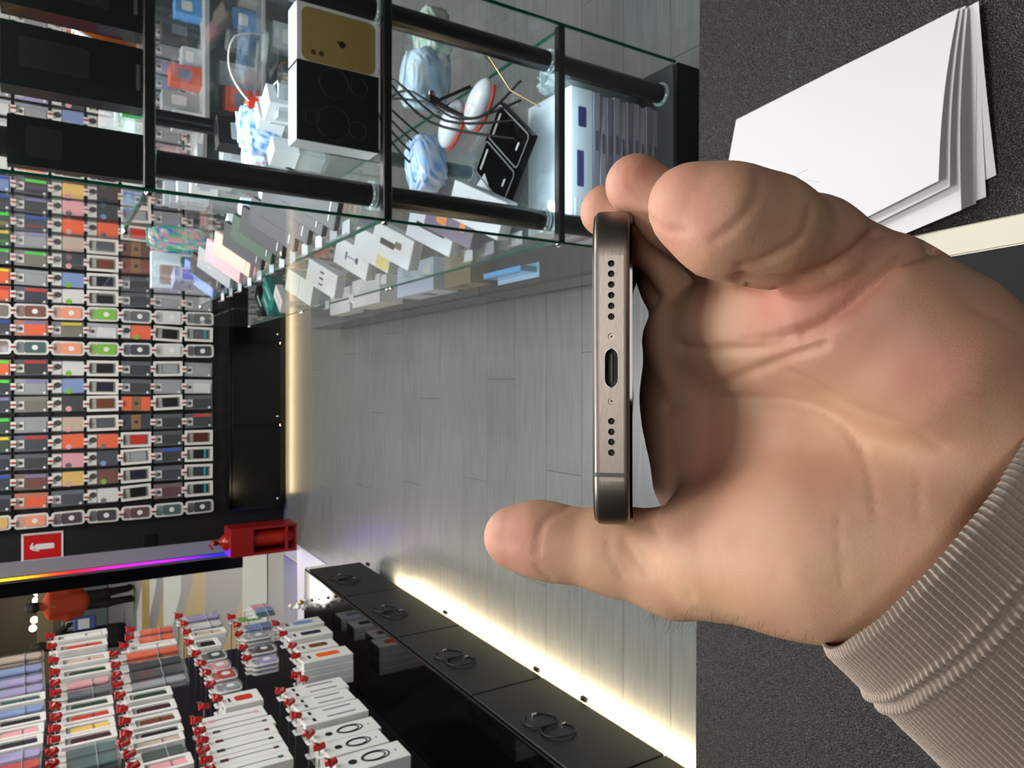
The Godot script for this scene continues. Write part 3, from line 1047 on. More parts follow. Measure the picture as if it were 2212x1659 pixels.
	part(t, "hand", from_net(v, idx, cols), skin)
	sleeve(t)
	hairs(t, v, idx)

func sleeve(t: Node3D) -> void:
	# ribs run along the arm; rings go round it
	var rim_l := hp(1772, 1384, 0.168)
	var rim_r := hp(2236, 842, 0.168)
	var rim_n := hp(2050, 1182, 0.1385)
	var c0 := (rim_l + rim_r) / 2
	var e2 := Vector3(0.80, -0.60, 0.0)
	var axis := (e2 * 0.95 + Vector3(0, 0, 1) * 0.30).normalized()
	var major := (rim_l - rim_r) / 2
	var minor := rim_n - c0
	var ribs := 150
	var per := 6
	var ring := ribs * per
	var rows := 240
	var b := MB.new()
	var wob := FastNoiseLite.new()
	wob.seed = 77
	wob.frequency = 30.0
	var length := 0.17
	var cols := PackedColorArray()
	for k in rows + 1:
		var s := length * k / rows
		if k == 0:
			s = 0.0
		var seam := exp(-pow((s - 0.0185) / 0.0012, 2)) + exp(-pow((s - 0.0235) / 0.0012, 2))
		var dip := exp(-pow((s - 0.021) / 0.0012, 2))
		var lip := exp(-pow(s / 0.0016, 2))
		var swell := 1.0 + 0.16 * clampf(s / 0.06, 0.0, 1.0) + 0.026 * seam
		for q in ring:
			var w := TAU * q / ring
			var ph := float(q % per) / per
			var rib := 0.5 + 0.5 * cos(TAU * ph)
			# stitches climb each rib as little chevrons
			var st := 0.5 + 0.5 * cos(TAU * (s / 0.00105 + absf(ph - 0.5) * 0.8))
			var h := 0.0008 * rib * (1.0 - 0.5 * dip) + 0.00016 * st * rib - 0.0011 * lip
			var d := (major * cos(w) + minor * sin(w))
			var o := c0 + axis * s + d * swell
			d = d.normalized()
			o += d * h
			o += d * wob.get_noise_3dv(o) * 0.0007 + axis * wob.get_noise_3dv(o * 1.7 + Vector3(3, 1, 2)) * 0.0009
			b.vert(to_world(o), Vector3.UP, Vector2(w, s))
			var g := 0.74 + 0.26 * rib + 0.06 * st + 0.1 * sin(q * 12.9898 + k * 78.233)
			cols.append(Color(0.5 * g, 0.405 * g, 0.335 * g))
	for k in rows:
		for q in ring:
			var a := k * ring + q
			var c := k * ring + (q + 1) % ring
			b.tri(a, c, c + ring)
			b.tri(a, c + ring, a + ring)
	b.n = normals_of(b.v, b.i)
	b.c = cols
	# the sleeve's normals must point outwards
	var mid := to_world(c0 + axis * 0.05)
	if b.n[ring * 70].dot(b.v[ring * 70] - mid) < 0:
		for k in b.n.size():
			b.n[k] = -b.n[k]
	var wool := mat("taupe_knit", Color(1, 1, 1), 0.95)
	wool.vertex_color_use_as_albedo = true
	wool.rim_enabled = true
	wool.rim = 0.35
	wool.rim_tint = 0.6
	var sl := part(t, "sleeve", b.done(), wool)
	# loose fibres standing off the wool
	var f := MB.new()
	var rr := RandomNumberGenerator.new()
	rr.seed = 3
	for k in 2600:
		var q := rr.randi() % b.v.size()
		if q / ring > rows * 0.75:
			continue
		var p := b.v[q]
		var nn := b.n[q]
		var dir := (nn * rr.randf_range(0.2, 0.9) + Vector3(rr.randfn(), rr.randfn(), rr.randfn()) * 0.5).normalized()
		var len := rr.randf_range(0.0006, 0.0021)
		var bend := Vector3(rr.randfn(), rr.randfn(), rr.randfn()) * 0.0004
		f.tube([p - nn * 0.0002, p + dir * len * 0.5 + bend, p + dir * len], 0.000022, 3, false)
	var fb := part(sl, "fibres", f.done(), mat("wool_fibre", Color(0.55, 0.49, 0.44), 0.9))
	fb.set_meta("kind", "stuff")

func hairs(t: Node3D, v: PackedVector3Array, idx: PackedInt32Array) -> void:
	# fine dark hairs along the thumb side of the wrist and the back of the little finger
	var n := normals_of(v, idx)
	var rr := RandomNumberGenerator.new()
	rr.seed = 12
	var f := MB.new()
	var made := 0
	for tries in 60000:
		if made > 170:
			break
		var k := rr.randi() % v.size()
		var c := v[k] - eye
		var z := c.dot(fwd)
		var p := Vector2(1106.0 - FPX * c.dot(upv) / z, 829.5 - FPX * c.dot(rgt) / z)
		var wrist := p.x > 1400 and p.x < 1800 and p.y > 1305
		var knuckle := p.x > 1700 and p.x < 1790 and p.y < 445
		if not (wrist or (knuckle and rr.randf() < 0.1)) or absf(n[k].dot(c.normalized())) > 0.5:
			continue
		made += 1
		var dir := (n[k] * rr.randf_range(0.15, 0.5) + upv * rr.randf_range(-0.2, 0.5) + rgt * rr.randf_range(-0.7, -0.1)).normalized()
		var len := rr.randf_range(0.0015, 0.0042)
		f.tube([v[k] - n[k] * 0.0002, v[k] + dir * len * 0.33 + n[k] * 0.0001, v[k] + dir * len * 0.67 + n[k] * 0.0001, v[k] + dir * len], 0.00002, 3, false)
	var h := part(t, "hairs", f.done(), mat("body_hair", Color(0.09, 0.06, 0.045), 0.5))
	h.set_meta("kind", "stuff")

# ---------------------------------------------------------------- drawers and hanging goods along the left wall
var g_o := Vector3(-1.0, 0, -3.96)
var g_e := Vector3(-0.0317, 0, 0.9995)
var g_n := Vector3(0.9995, 0, 0.0317)

func gp(s: float, y: float, o: float) -> Vector3:        # metres from the far end, up, out from the drawer fronts
	return g_o + g_e * s + g_n * o + Vector3(0, y, 0)

func gondola() -> void:
	var bs := Basis(g_n, Vector3.UP, -g_e).orthonormalized()
	bs = Basis(g_n, Vector3.UP, g_n.cross(Vector3.UP))
	var t := thing("display_gondola", "long black display stand with low drawers and a hook wall beside the aisle", "display stand")
	var black := mat("stand_black", Color(0.028, 0.03, 0.031), 0.42)
	var gloss := mat("stand_gloss", Color(0.01, 0.01, 0.011), 0.07)
	var W := 3.7
	part(t, "plinth", bbox(Vector3(0.5, 0.045, W), 0.001), black, gp(W / 2, 0.0225, -0.34), bs)
	part(t, "carcass", bbox(Vector3(0.565, 0.31, W), 0.002), black, gp(W / 2, 0.205, -0.3), bs)
	part(t, "ledge", bbox(Vector3(0.6, 0.014, W + 0.01), 0.003), gloss, gp(W / 2, 0.367, -0.3), bs)
	part(t, "hook_wall", bbox(Vector3(0.03, 1.7, W), 0.002), mat("hook_wall_black", Color(0.018, 0.018, 0.02), 0.5), gp(W / 2, 0.374 + 0.85, -0.375), bs)
	var loop := mat("loop_black", Color(0.012, 0.013, 0.014), 0.55)
	var chrome := mat("chrome", Color(0.8, 0.8, 0.8), 0.15, 1.0)
	var cuts := [0.0, 0.55, 1.16, 1.775, 2.395, 3.01, 3.7]
	for k in cuts.size() - 1:
		var w: float = cuts[k + 1] - cuts[k]
		var d := part(t, "drawer", bbox(Vector3(0.018, 0.292, w - 0.006), 0.0025), black, gp((cuts[k] + cuts[k + 1]) / 2, 0.205, -0.009), bs)
		for q in [-0.03, 0.03]:
			var ps := []
			for s in 25:
				var a := lerpf(-0.85 * PI, 0.9 * PI, s / 24.0) + (0.5 if q > 0 else -0.2)
				ps.append(Vector3(0.013 + 0.003 * cos(a), 0.045 + sin(a) * 0.056 - q * 0.2, q * 1.35 + cos(a) * 0.048))
			part(d, "pull_loop", wire(ps, 0.0032, 6), loop)
			part(d, "loop_end", rod(ps[0], ps[0] + Vector3(0.002, 0.016, 0.002), 0.0038), chrome)
	for s in [0.08, 1.0, 1.72, 2.0, 2.9]:
		part(t, "bracket", bbox(Vector3(0.016, 0.014, 0.03), 0.002), black, gp(s, 0.045, 0.004), bs)
	# warm light strip under the drawers
	var strip := part(t, "light_strip", bbox(Vector3(0.012, 0.008, W - 0.35), 0.001), glow("light_strip_warm", Color(1.0, 0.86, 0.62), 3.0), gp(W / 2 + 0.12, 0.044, -0.04), bs)
	strip.set_meta("label", "warm white light strip")
	for k in 3:
		panel_light(gp(0.36 + 0.6 + 1.2 * k, 0.039, -0.03), Vector2(0.012, 1.2), 1.0, Color(1.0, 0.89, 0.72), Basis.looking_at((Vector3.DOWN + g_n * 0.75).normalized(), g_e), "light_strip_lamp")

# ---------------------------------------------------------------- the long glass cabinet
const XL := 0.332
const XR := 0.846
const ZF := -1.41
const UNIT := 1.013
const YB := 0.555
const YA := 0.997
const YT := 1.436
const Y0 := 0.185

func cabinet() -> void:
	var pane := glass("cabinet_glass", Color(0.9, 1.0, 0.97), 0.008)
	pane.metallic_specular = 0.3
	var shelf := glass("shelf_glass", Color(0.86, 1.0, 0.95), 0.015)
	var edge := mat("glass_edge_green", Color(0.04, 0.26, 0.19), 0.1)
	var black := mat("cabinet_black", Color(0.006, 0.006, 0.007), 0.3)
	var tubem := mat("tube_black", Color(0.012, 0.012, 0.013), 0.22)
	var chrome := mat("chrome", Color.WHITE)
	var basem := mat("cabinet_base", Color(0.24, 0.25, 0.25), 0.12)
	for u in 3:
		var t := thing("glass_cabinet", ["glass display cabinet by the counter with black tube posts", "middle glass cabinet with dark slabs on its upper shelf", "low far glass cabinet with teal boxes near the case wall"][u], "cabinet")
		var z0 := ZF - UNIT * u
		var z1 := z0 - UNIT + 0.004
		var zc := (z0 + z1) / 2
		var dz := z0 - z1
		var xc := (XL + XR) / 2
		var dx := XR - XL
		var top := 1.9 if u == 0 else (1.4 if u == 1 else YB + 0.3)
		part(t, "plinth", bbox(Vector3(dx - 0.16, 0.046, dz), 0.001), black, Vector3(xc + 0.06, 0.023, zc))
		part(t, "base", bbox(Vector3(dx, 0.14, dz), 0.002), basem, Vector3(xc, 0.115, zc))
		var ys := [YB, YA, YT, 1.88] if u == 0 else ([YB, YA] if u == 1 else [YB])
		for k in ys.size():
			var deep: float = dz if k < 2 else 0.42
			var s := part(t, "shelf", bbox(Vector3(dx - 0.016, 0.006, deep - 0.004), 0.0), shelf, Vector3(xc, ys[k] - 0.003, z0 - deep / 2))
			if u == 0:
				part(s, "front_bar", bbox(Vector3(dx, 0.019, 0.02), 0.002), black, Vector3(0, 0.0, deep / 2 - 0.004))
			part(s, "edge", bbox(Vector3(0.006, 0.0065, deep - 0.004), 0.0), edge, Vector3(-dx / 2 + 0.007, 0, 0))
			part(s, "edge", bbox(Vector3(0.006, 0.0065, deep - 0.004), 0.0), edge, Vector3(dx / 2 - 0.007, 0, 0))
			for q in [[-1, 1], [-1, -1], [1, 1]]:
				var m := MB.new()
				m.ball(Vector3.ZERO, Vector3(0.009, 0.009, 0.009), 6, 10)
				part(s, "clamp", m.done(), chrome, Vector3(q[0] * (dx / 2 - 0.002), -0.002, q[1] * (deep / 2 - 0.012)))
		var ph := top - Y0
		part(t, "side_pane", bbox(Vector3(0.005, ph, dz - 0.002), 0.0), pane, Vector3(XL + 0.003, Y0 + ph / 2, zc))
		part(t, "side_pane", bbox(Vector3(0.005, ph, dz - 0.002), 0.0), pane, Vector3(XR - 0.003, Y0 + ph / 2, zc))
		if u == 0:
			part(t, "front_pane", bbox(Vector3(dx - 0.012, ph, 0.005), 0.0), pane, Vector3(xc, Y0 + ph / 2, ZF - 0.003 + 0.012))
			part(t, "pane_edge", bbox(Vector3(0.0055, ph, 0.0055), 0.0), edge, Vector3(XL, Y0 + ph / 2, ZF + 0.009))
			part(t, "pane_edge", bbox(Vector3(0.0055, ph, 0.0055), 0.0), edge, Vector3(XR, Y0 + ph / 2, ZF + 0.009))
			part(t, "skirt", bbox(Vector3(dx, 0.12, 0.012), 0.002), black, Vector3(xc, 0.12, ZF + 0.008))
		var posts := [[0.397, ZF - 0.06], [0.775, ZF - 0.04]] if u == 0 else ([[0.81, z0 - 0.05]] if u == 1 else [])
		for p in posts:
			var tops: Array = ys if u == 0 else ys + [1.41]
			for k in tops.size():
				var y0: float = Y0 if k == 0 else tops[k - 1]
				var y1: float = tops[k] - 0.006
				if u == 0 and k == 3:
					y1 = 1.872
				var post := part(t, "post", rod(Vector3(0, y0, 0), Vector3(0, y1, 0), 0.0245, 24), tubem, Vector3(p[0], 0, p[1]))
				for yy in [y0 + 0.006, y1 - 0.007]:
					var m := MB.new()
					m.lathe([Vector2(0, -0.005), Vector2(0.03, -0.005), Vector2(0.032, 0), Vector2(0.03, 0.005), Vector2(0.025, 0.006)], 20)
					part(post, "collar", m.done(), glass("collar_clear", Color(0.8, 0.9, 0.9), 0.3), Vector3(0, yy, 0))
	# lamps in the cabinet's head, above the frame
	var t := get_node("glass_cabinet") as Node3D
	var zl := ZF - 0.35
	part(t, "light_strip", bbox(Vector3(0.02, 0.012, 0.8), 0.001), glow("light_strip_cool", Color(0.86, 0.95, 1.0), 3.0), Vector3(XR - 0.03, 1.866, zl - 0.1))
	part(t, "light_strip", bbox(Vector3(0.02, 0.012, 0.8), 0.001), glow("light_strip_cool", Color.WHITE, 3.0), Vector3(XL + 0.04, 1.866, zl - 0.1))
	# a strip under the middle shelf, behind its front bar
	part(t, "light_strip", bbox(Vector3(XR - XL - 0.06, 0.006, 0.008), 0.001), glow("light_strip_cool", Color.WHITE, 3.0), Vector3((XL + XR) / 2, YB - 0.0095, ZF - 0.018))
	panel_light(Vector3((XL + XR) / 2, YB - 0.0135, ZF - 0.02), Vector2(XR - XL - 0.06, 0.008), 0.06, Color(0.86, 0.95, 1.0), Basis.looking_at(Vector3(0, -1, -0.9).normalized(), Vector3.RIGHT) * Basis(Vector3(0, 0, 1), PI / 2), "light_strip_lamp")
	for x in [XR - 0.03, XL + 0.04]:
		panel_light(Vector3(x, 1.857, zl - 0.1), Vector2(0.02, 0.8), 1.3, Color(0.86, 0.95, 1.0), Basis(Vector3.RIGHT, -PI / 2), "light_strip_lamp")

# ---------------------------------------------------------------- phone cases in retail packs
const PAL := {
	"k": ["black", 0.025, 0.025, 0.03], "n": ["navy", 0.06, 0.08, 0.16], "g": ["grey", 0.3, 0.31, 0.33], "s": ["silver grey", 0.55, 0.56, 0.57], "o": ["orange", 0.85, 0.33, 0.1],
	"r": ["red", 0.7, 0.16, 0.1], "p": ["pink", 0.82, 0.58, 0.6], "e": ["beige", 0.7, 0.62, 0.55], "y": ["yellow", 0.82, 0.68, 0.35], "b": ["brown", 0.4, 0.19, 0.11],
	"t": ["slate", 0.14, 0.18, 0.22], "l": ["lime green", 0.42, 0.68, 0.08], "w": ["white", 0.78, 0.78, 0.77], "u": ["light blue", 0.45, 0.54, 0.72], "m": ["maroon", 0.3, 0.08, 0.09],
	"c": ["peach", 0.88, 0.55, 0.4], "q": ["plum", 0.2, 0.06, 0.1], "a": ["teal", 0.16, 0.3, 0.3], "d": ["charcoal", 0.11, 0.11, 0.12], "h": ["khaki", 0.42, 0.4, 0.34], "i": ["lilac", 0.6, 0.56, 0.72], "v": ["dark green", 0.08, 0.2, 0.12]}

func pal(ch: String) -> Color:
	var p: Array = PAL[ch]
	return Color(p[1], p[2], p[3])

func price_hook(where: Vector3, turn: float, length: float, label: String, group: String, tagged := true) -> void:
	var t := thing("display_hook", label, "hook", group, where, turn)
	part(t, "prong", rod(Vector3(0, 0, -length), Vector3(0, 0, 0.0), 0.0022, 6), mat("hook_steel", Color(0.7, 0.7, 0.7), 0.25, 1.0))
	part(t, "lock", bbox(Vector3(0.010, 0.028, 0.012), 0.003), mat("lock_red", Color(0.62, 0.05, 0.05), 0.35), Vector3(0, 0.0, 0.006))
	if tagged:
		part(t, "price_tag", bbox(Vector3(0.042, 0.03, 0.0014), 0.0004), mat("tag_white", Color(0.8, 0.79, 0.77), 0.4), Vector3(0.0, -0.002, -0.0016))

func case_pack(kind: String, ch: String, tag: String, where: Vector3, turn: float, lean: float, size: Vector2, label: String, group: String) -> Node3D:
	# own axes: hangs down from its hook hole at the origin, front towards z
	var t := thing("phone_case_pack", label, "phone case", group, where)
	t.basis = Basis(Vector3.UP, turn) * Basis(Vector3(0, 0, 1), lean)
	var w := size.x
	var h := size.y
	var col := pal(ch)
	var clear := glass("pack_clear", Color(0.93, 0.95, 0.97), 0.04, 0.08)
	var white := mat("pack_white", Color(0.78, 0.77, 0.745), 0.5)
	var cy := -h / 2 - 0.004
	match kind:
		"D":
			part(t, "tray", plate(w * 0.96, h, 0.004, 0.02), white, Vector3(0, cy, -0.009))
			part(t, "case", plate(w * 0.72, h * 0.6, 0.006, 0.012), tint(col, 0.5), Vector3(0, cy - h * 0.1, -0.004))
			part(t, "header", plate(w * 0.72, h * 0.2, 0.002, 0.008), tint(col.lerp(Color(0.6, 0.6, 0.58), 0.5), 0.5), Vector3(0, cy + h * 0.31, -0.006))
			part(t, "magnet_ring", disc(w * 0.17, 0.001, 16), mat("magnet_white", Color(0.86, 0.86, 0.84), 0.4), Vector3(0, cy - h * 0.1, -0.0004))
			part(t, "shell", plate(w, h + 0.004, 0.016, 0.024), clear, Vector3(0, cy, -0.005))
		"C":
			part(t, "sleeve_box", frame(w, h, 0.004, w * 0.16, 0.014), white, Vector3(0, cy, -0.006))
			part(t, "backing", bbox(Vector3(w * 0.72, h * 0.8, 0.002), 0.0), mat("pack_inside", Color(0.5, 0.5, 0.49), 0.6), Vector3(0, cy, -0.0125))
			part(t, "case", plate(w * 0.58, h * 0.5, 0.007, 0.006), tint(col, 0.45), Vector3(0, cy - h * 0.07, -0.007))
			part(t, "header", bbox(Vector3(w * 0.6, h * 0.13, 0.002), 0.0005), mat("header_pale", Color(0.6, 0.6, 0.57), 0.5), Vector3(0, cy + h * 0.27, -0.008))
			if tag:
				part(t, "stripe", bbox(Vector3(w * 0.6, h * 0.08, 0.0015), 0.0003), mat("stripe_teal", Color(0.1, 0.55, 0.58), 0.4), Vector3(0, cy - h * 0.22, -0.0028))
		"B":
			part(t, "case", plate(w * 0.88, h * 0.66, 0.009, 0.010), tint(col, 0.5), Vector3(0, cy - h * 0.16, -0.006))
			part(t, "header", bbox(Vector3(w * 0.82, h * 0.28, 0.003), 0.0008), white, Vector3(0, cy + h * 0.33, -0.006))
			part(t, "motif", disc(w * 0.2, 0.001, 7), mat("motif_dark", Color(0.09, 0.085, 0.08), 0.6), Vector3(w * 0.08, cy + h * 0.3, -0.0038))
			part(t, "round_sticker", disc(w * 0.17, 0.0012, 14), tint(pal(tag), 0.4), Vector3(-w * 0.32, cy - h * 0.02, -0.0008))
			part(t, "bag", bbox(Vector3(w, h * 1.02, 0.014), 0.003), clear, Vector3(0, cy, -0.005))
		"K":
			part(t, "case", plate(w * 0.9, h * 0.92, 0.009, 0.008), tint(col, 0.5), Vector3(0, cy, -0.006))
			part(t, "kraft_band", bbox(Vector3(w * 0.94, h * 0.32, 0.011), 0.001), mat("kraft_paper", Color(0.5, 0.34, 0.15), 0.8), Vector3(0, cy, -0.0055))
			part(t, "motif", disc(w * 0.14, 0.0008, 6), mat("motif_dark", Color.WHITE), Vector3(0, cy, 0.0003))
			part(t, "bag", bbox(Vector3(w, h * 1.02, 0.014), 0.003), clear, Vector3(0, cy, -0.005))
		_:
			part(t, "card", bbox(Vector3(w * 0.94, h * 0.97, 0.002), 0.0005), tint(col.lerp(Color(0.55, 0.57, 0.6), 0.45), 0.35), Vector3(0, cy, -0.011))
			part(t, "case", plate(w * 0.62, h * 0.62, 0.007, 0.008), tint(col, 0.45), Vector3(-w * 0.08, cy - h * 0.12, -0.007))
			part(t, "header", bbox(Vector3(w * 0.5, h * 0.22, 0.002), 0.0005), white, Vector3(-w * 0.05, cy + h * 0.32, -0.007))
			part(t, "motif", disc(w * 0.13, 0.001, 5), mat("motif_dark", Color.WHITE), Vector3(-w * 0.05, cy + h * 0.31, -0.0053))
			part(t, "corner_dot", disc(0.008, 0.001, 10), mat("magnet_white", Color.WHITE), Vector3(-w * 0.36, cy - h * 0.38, -0.002))
			if tag:
				var st := {"r": Color(0.75, 0.15, 0.08), "i": Color(0.5, 0.46, 0.66), "f": Color(0.25, 0.85, 0.2), "y": Color(0.9, 0.8, 0.05)}
				var two: Color = st.get(tag, Color(0.1, 0.3, 0.7))
				part(t, "print", bbox(Vector3(w * 0.17, h * 0.62, 0.001), 0.0), tint(two, 0.2), Vector3(w * 0.34, cy - h * 0.12, -0.0065))
			part(t, "box", bbox(Vector3(w, h, 0.016), 0.002), clear, Vector3(0, cy, -0.005))
	part(t, "hanger", plate(w * 0.42, 0.028, 0.0012, 0.005), white, Vector3(0, 0.003, -0.010))
	return t

func case_wall() -> void:
	var wz := -5.66
	var base := thing("wall_cupboard", "low black glossy cupboard under the wall of phone cases", "cupboard", "", Vector3(0.55, 0, 0))
	var gloss := mat("cupboard_black", Color(0.008, 0.008, 0.01), 0.12)
	part(base, "plinth", bbox(Vector3(3.0, 0.05, 0.1), 0.001), gloss, Vector3(0.05, 0.025, -5.69))
	part(base, "body", bbox(Vector3(3.05, 0.36, 0.14), 0.002), gloss, Vector3(0.06, 0.235, -5.665))
	for k in 5:
		var d := part(base, "door", bbox(Vector3(0.595, 0.355, 0.016), 0.003), gloss, Vector3(-1.16 + 0.61 * k, 0.2225, -5.588))
		var m := MB.new()
		m.lathe([Vector2(0.0, 0.014), Vector2(0.006, 0.013), Vector2(0.0095, 0.009), Vector2(0.0095, 0.004), Vector2(0.006, 0.0), Vector2(0.006, -0.006)], 14, Transform3D(Basis(Vector3.RIGHT, PI / 2), Vector3.ZERO))
		part(d, "knob", m.done(), mat("chrome", Color.WHITE), Vector3(-0.24, -0.145, 0.012))
	part(base, "light_strip", bbox(Vector3(2.9, 0.008, 0.012), 0.001), glow("light_strip_warm", Color.WHITE, 3.0), Vector3(0.06, 0.048, -5.625))
	for k in 2:
		panel_light(Vector3(-0.12 + 1.45 * k, 0.043, -5.612), Vector2(1.4, 0.012), 0.16, Color(1.0, 0.86, 0.64), Basis.looking_at(Vector3(0, -1, 0.8).normalized(), Vector3.RIGHT) * Basis(Vector3(0, 0, 1), PI / 2), "light_strip_lamp")
	var rail := thing("case_rail_wall", "black slotted wall panel that the phone cases hang on", "wall panel")
	for k in 8:
		part(rail, "rail", bbox(Vector3(3.75, 0.012, 0.02), 0.001), mat("rail_black", Color(0.02, 0.02, 0.022), 0.4), Vector3(0.94, 0.705 + 0.2005 * k, -5.718))
	# columns from the red sign towards the cabinet, rows from the top; kind, colour, second colour
	var cols := [
		[1118, "Dy", "Dc", "Dq", "Dk", "Dm", "Da", "Dk"], [1076, "An", "Ao", "At", "Bwh", "Ck", "Am", "Cka"], [1035, "Anb", "Abi", "Byp", "Bbl", "Cn", "An", "Cta"],
		[994, "An", "Ad", "Bpg", "Btu", "Cs", "Akw", "Cka"], [955, "Avy", "Atr", "Bop", "Boh", "Cr", "Ak", "Cm"], [916, "Avf", "As", "Bep", "Cg", "Kn", "Ak", "Akr"],
		[873, "Ani", "Ah", "Bdp", "Cb", "Ko", "Ck", "Ak"], [835, "Akf", "Asi", "Bul", "Cn", "Ad", "As", "Aw"], [795, "Aof", "Akr", "Bwl", "Ck", "An", "Cs", "As"],
		[753, "Db", "Da", "Dc", "Dl", "Dn", "Dw", "Dk"], [712, "Anb", "Aoi", "Afy", "Aw", "Bol", "Ck", "Cga"], [677, "Dh", "Db", "Dc", "Dl", "Dg", "Dw", "Dg"],
		[641, "Aor", "Anr", "Bwl", "Ck", "Ad", "As", "As"], [604, "Aoy", "As", "Bul", "Cn", "Ad", "Ai", "As"], [564, "Agf", "Ahf", "Bdp", "Cb", "Kn", "Aw", "Am"],
		[526, "Avy", "Asi", "Bep", "Cg", "Kb", "Ck", "Cm"], [489, "Avf", "Ator", "Bop", "Bog", "Cr", "An", "Ck"], [450, "Anb", "Adi", "Bpg", "Bdu", "Cs", "As", "An"],
		[411, "Aub", "Adf", "Byp", "Bdk", "Cn", "At", "An"], [372, "Dw", "Dc", "Dq", "Dk", "Dm", "Da", "Dk"], [333, "An", "Ao", "At", "Bwh", "Ck", "Am", "Ck"],
		[294, "Aw", "Aw", "Bpi", "Boh", "Cr", "Ap", "Cp"], [255, "Aw", "As", "Bui", "Bwl", "Cs", "As", "Ck"], [216, "As", "Ai", "Bdp", "Cn", "An", "Aw", "As"],
		[177, "Aw", "Au", "Bwg", "Cs", "Ad", "As", "Aw"], [138, "As", "Aw", "Bwu", "Cw", "As", "Au", "As"], [99, "Aw", "Ao", "Bep", "Cg", "As", "Ai", "Cw"], [60, "Aw", "As", "Bwo", "Cs", "Aw", "As", "Aw"], [21, "As", "Aw", "Bew", "Cs", "Aw", "As", "Aw"]]
	var words := {"A": "clear box", "B": "bag with round sticker", "C": "white window box", "D": "clear shell with white disc", "K": "kraft paper band"}
	var rows := ["topmost row", "second row", "third row", "fourth row", "fifth row", "sixth row", "lowest row"]
	var r := RandomNumberGenerator.new()
	r.seed = 19
	for c in cols:
		var x := on_z(146, c[0], wz).x
		for k in 7:
			var code: String = c[k + 1]
			var kind := code[0]
			var ch := code[1]
			var tg := code[2] if code.length() > 2 else ""
			if not PAL.has(ch):
				ch = "h"
			if kind == "B" and not PAL.has(tg):
				tg = "p"
			var y := 1.91 - 0.2005 * k
			var lean := r.randf_range(-0.03, 0.03)
			if kind == "C" and k in [4, 5]:
				lean += r.randf_range(-0.06, 0.06)
			var zz := wz + (0.035 if kind == "D" else 0.0) + r.randf_range(-0.004, 0.012)
			var pack: String = words[kind]
			if kind == "B":
				pack = "bag with %s sticker" % PAL[tg][0]
			elif kind == "A" and tg:
				pack = "clear box with %s stripe" % {"r": "red", "i": "lilac", "f": "bright green", "y": "yellow"}.get(tg, "blue")
			elif kind == "C" and tg:
				pack = "white window box with teal stripe"
			var label := "%s case in %s, %s of the far wall" % [PAL[ch][0], pack, rows[k]]
			case_pack(kind, ch, tg, Vector3(x, y, zz), r.randf_range(-0.05, 0.05), lean, Vector2(0.104, 0.186) if kind != "D" else Vector2(0.096, 0.186), label, "cases in the %s of the far wall" % rows[k])
			price_hook(Vector3(x, y + 0.001, zz + 0.012), 0.0, zz + 0.012 + 5.718, "red locked hook above %s case in %s, %s" % [PAL[ch][0], pack, rows[k]], "hooks of the far case wall")

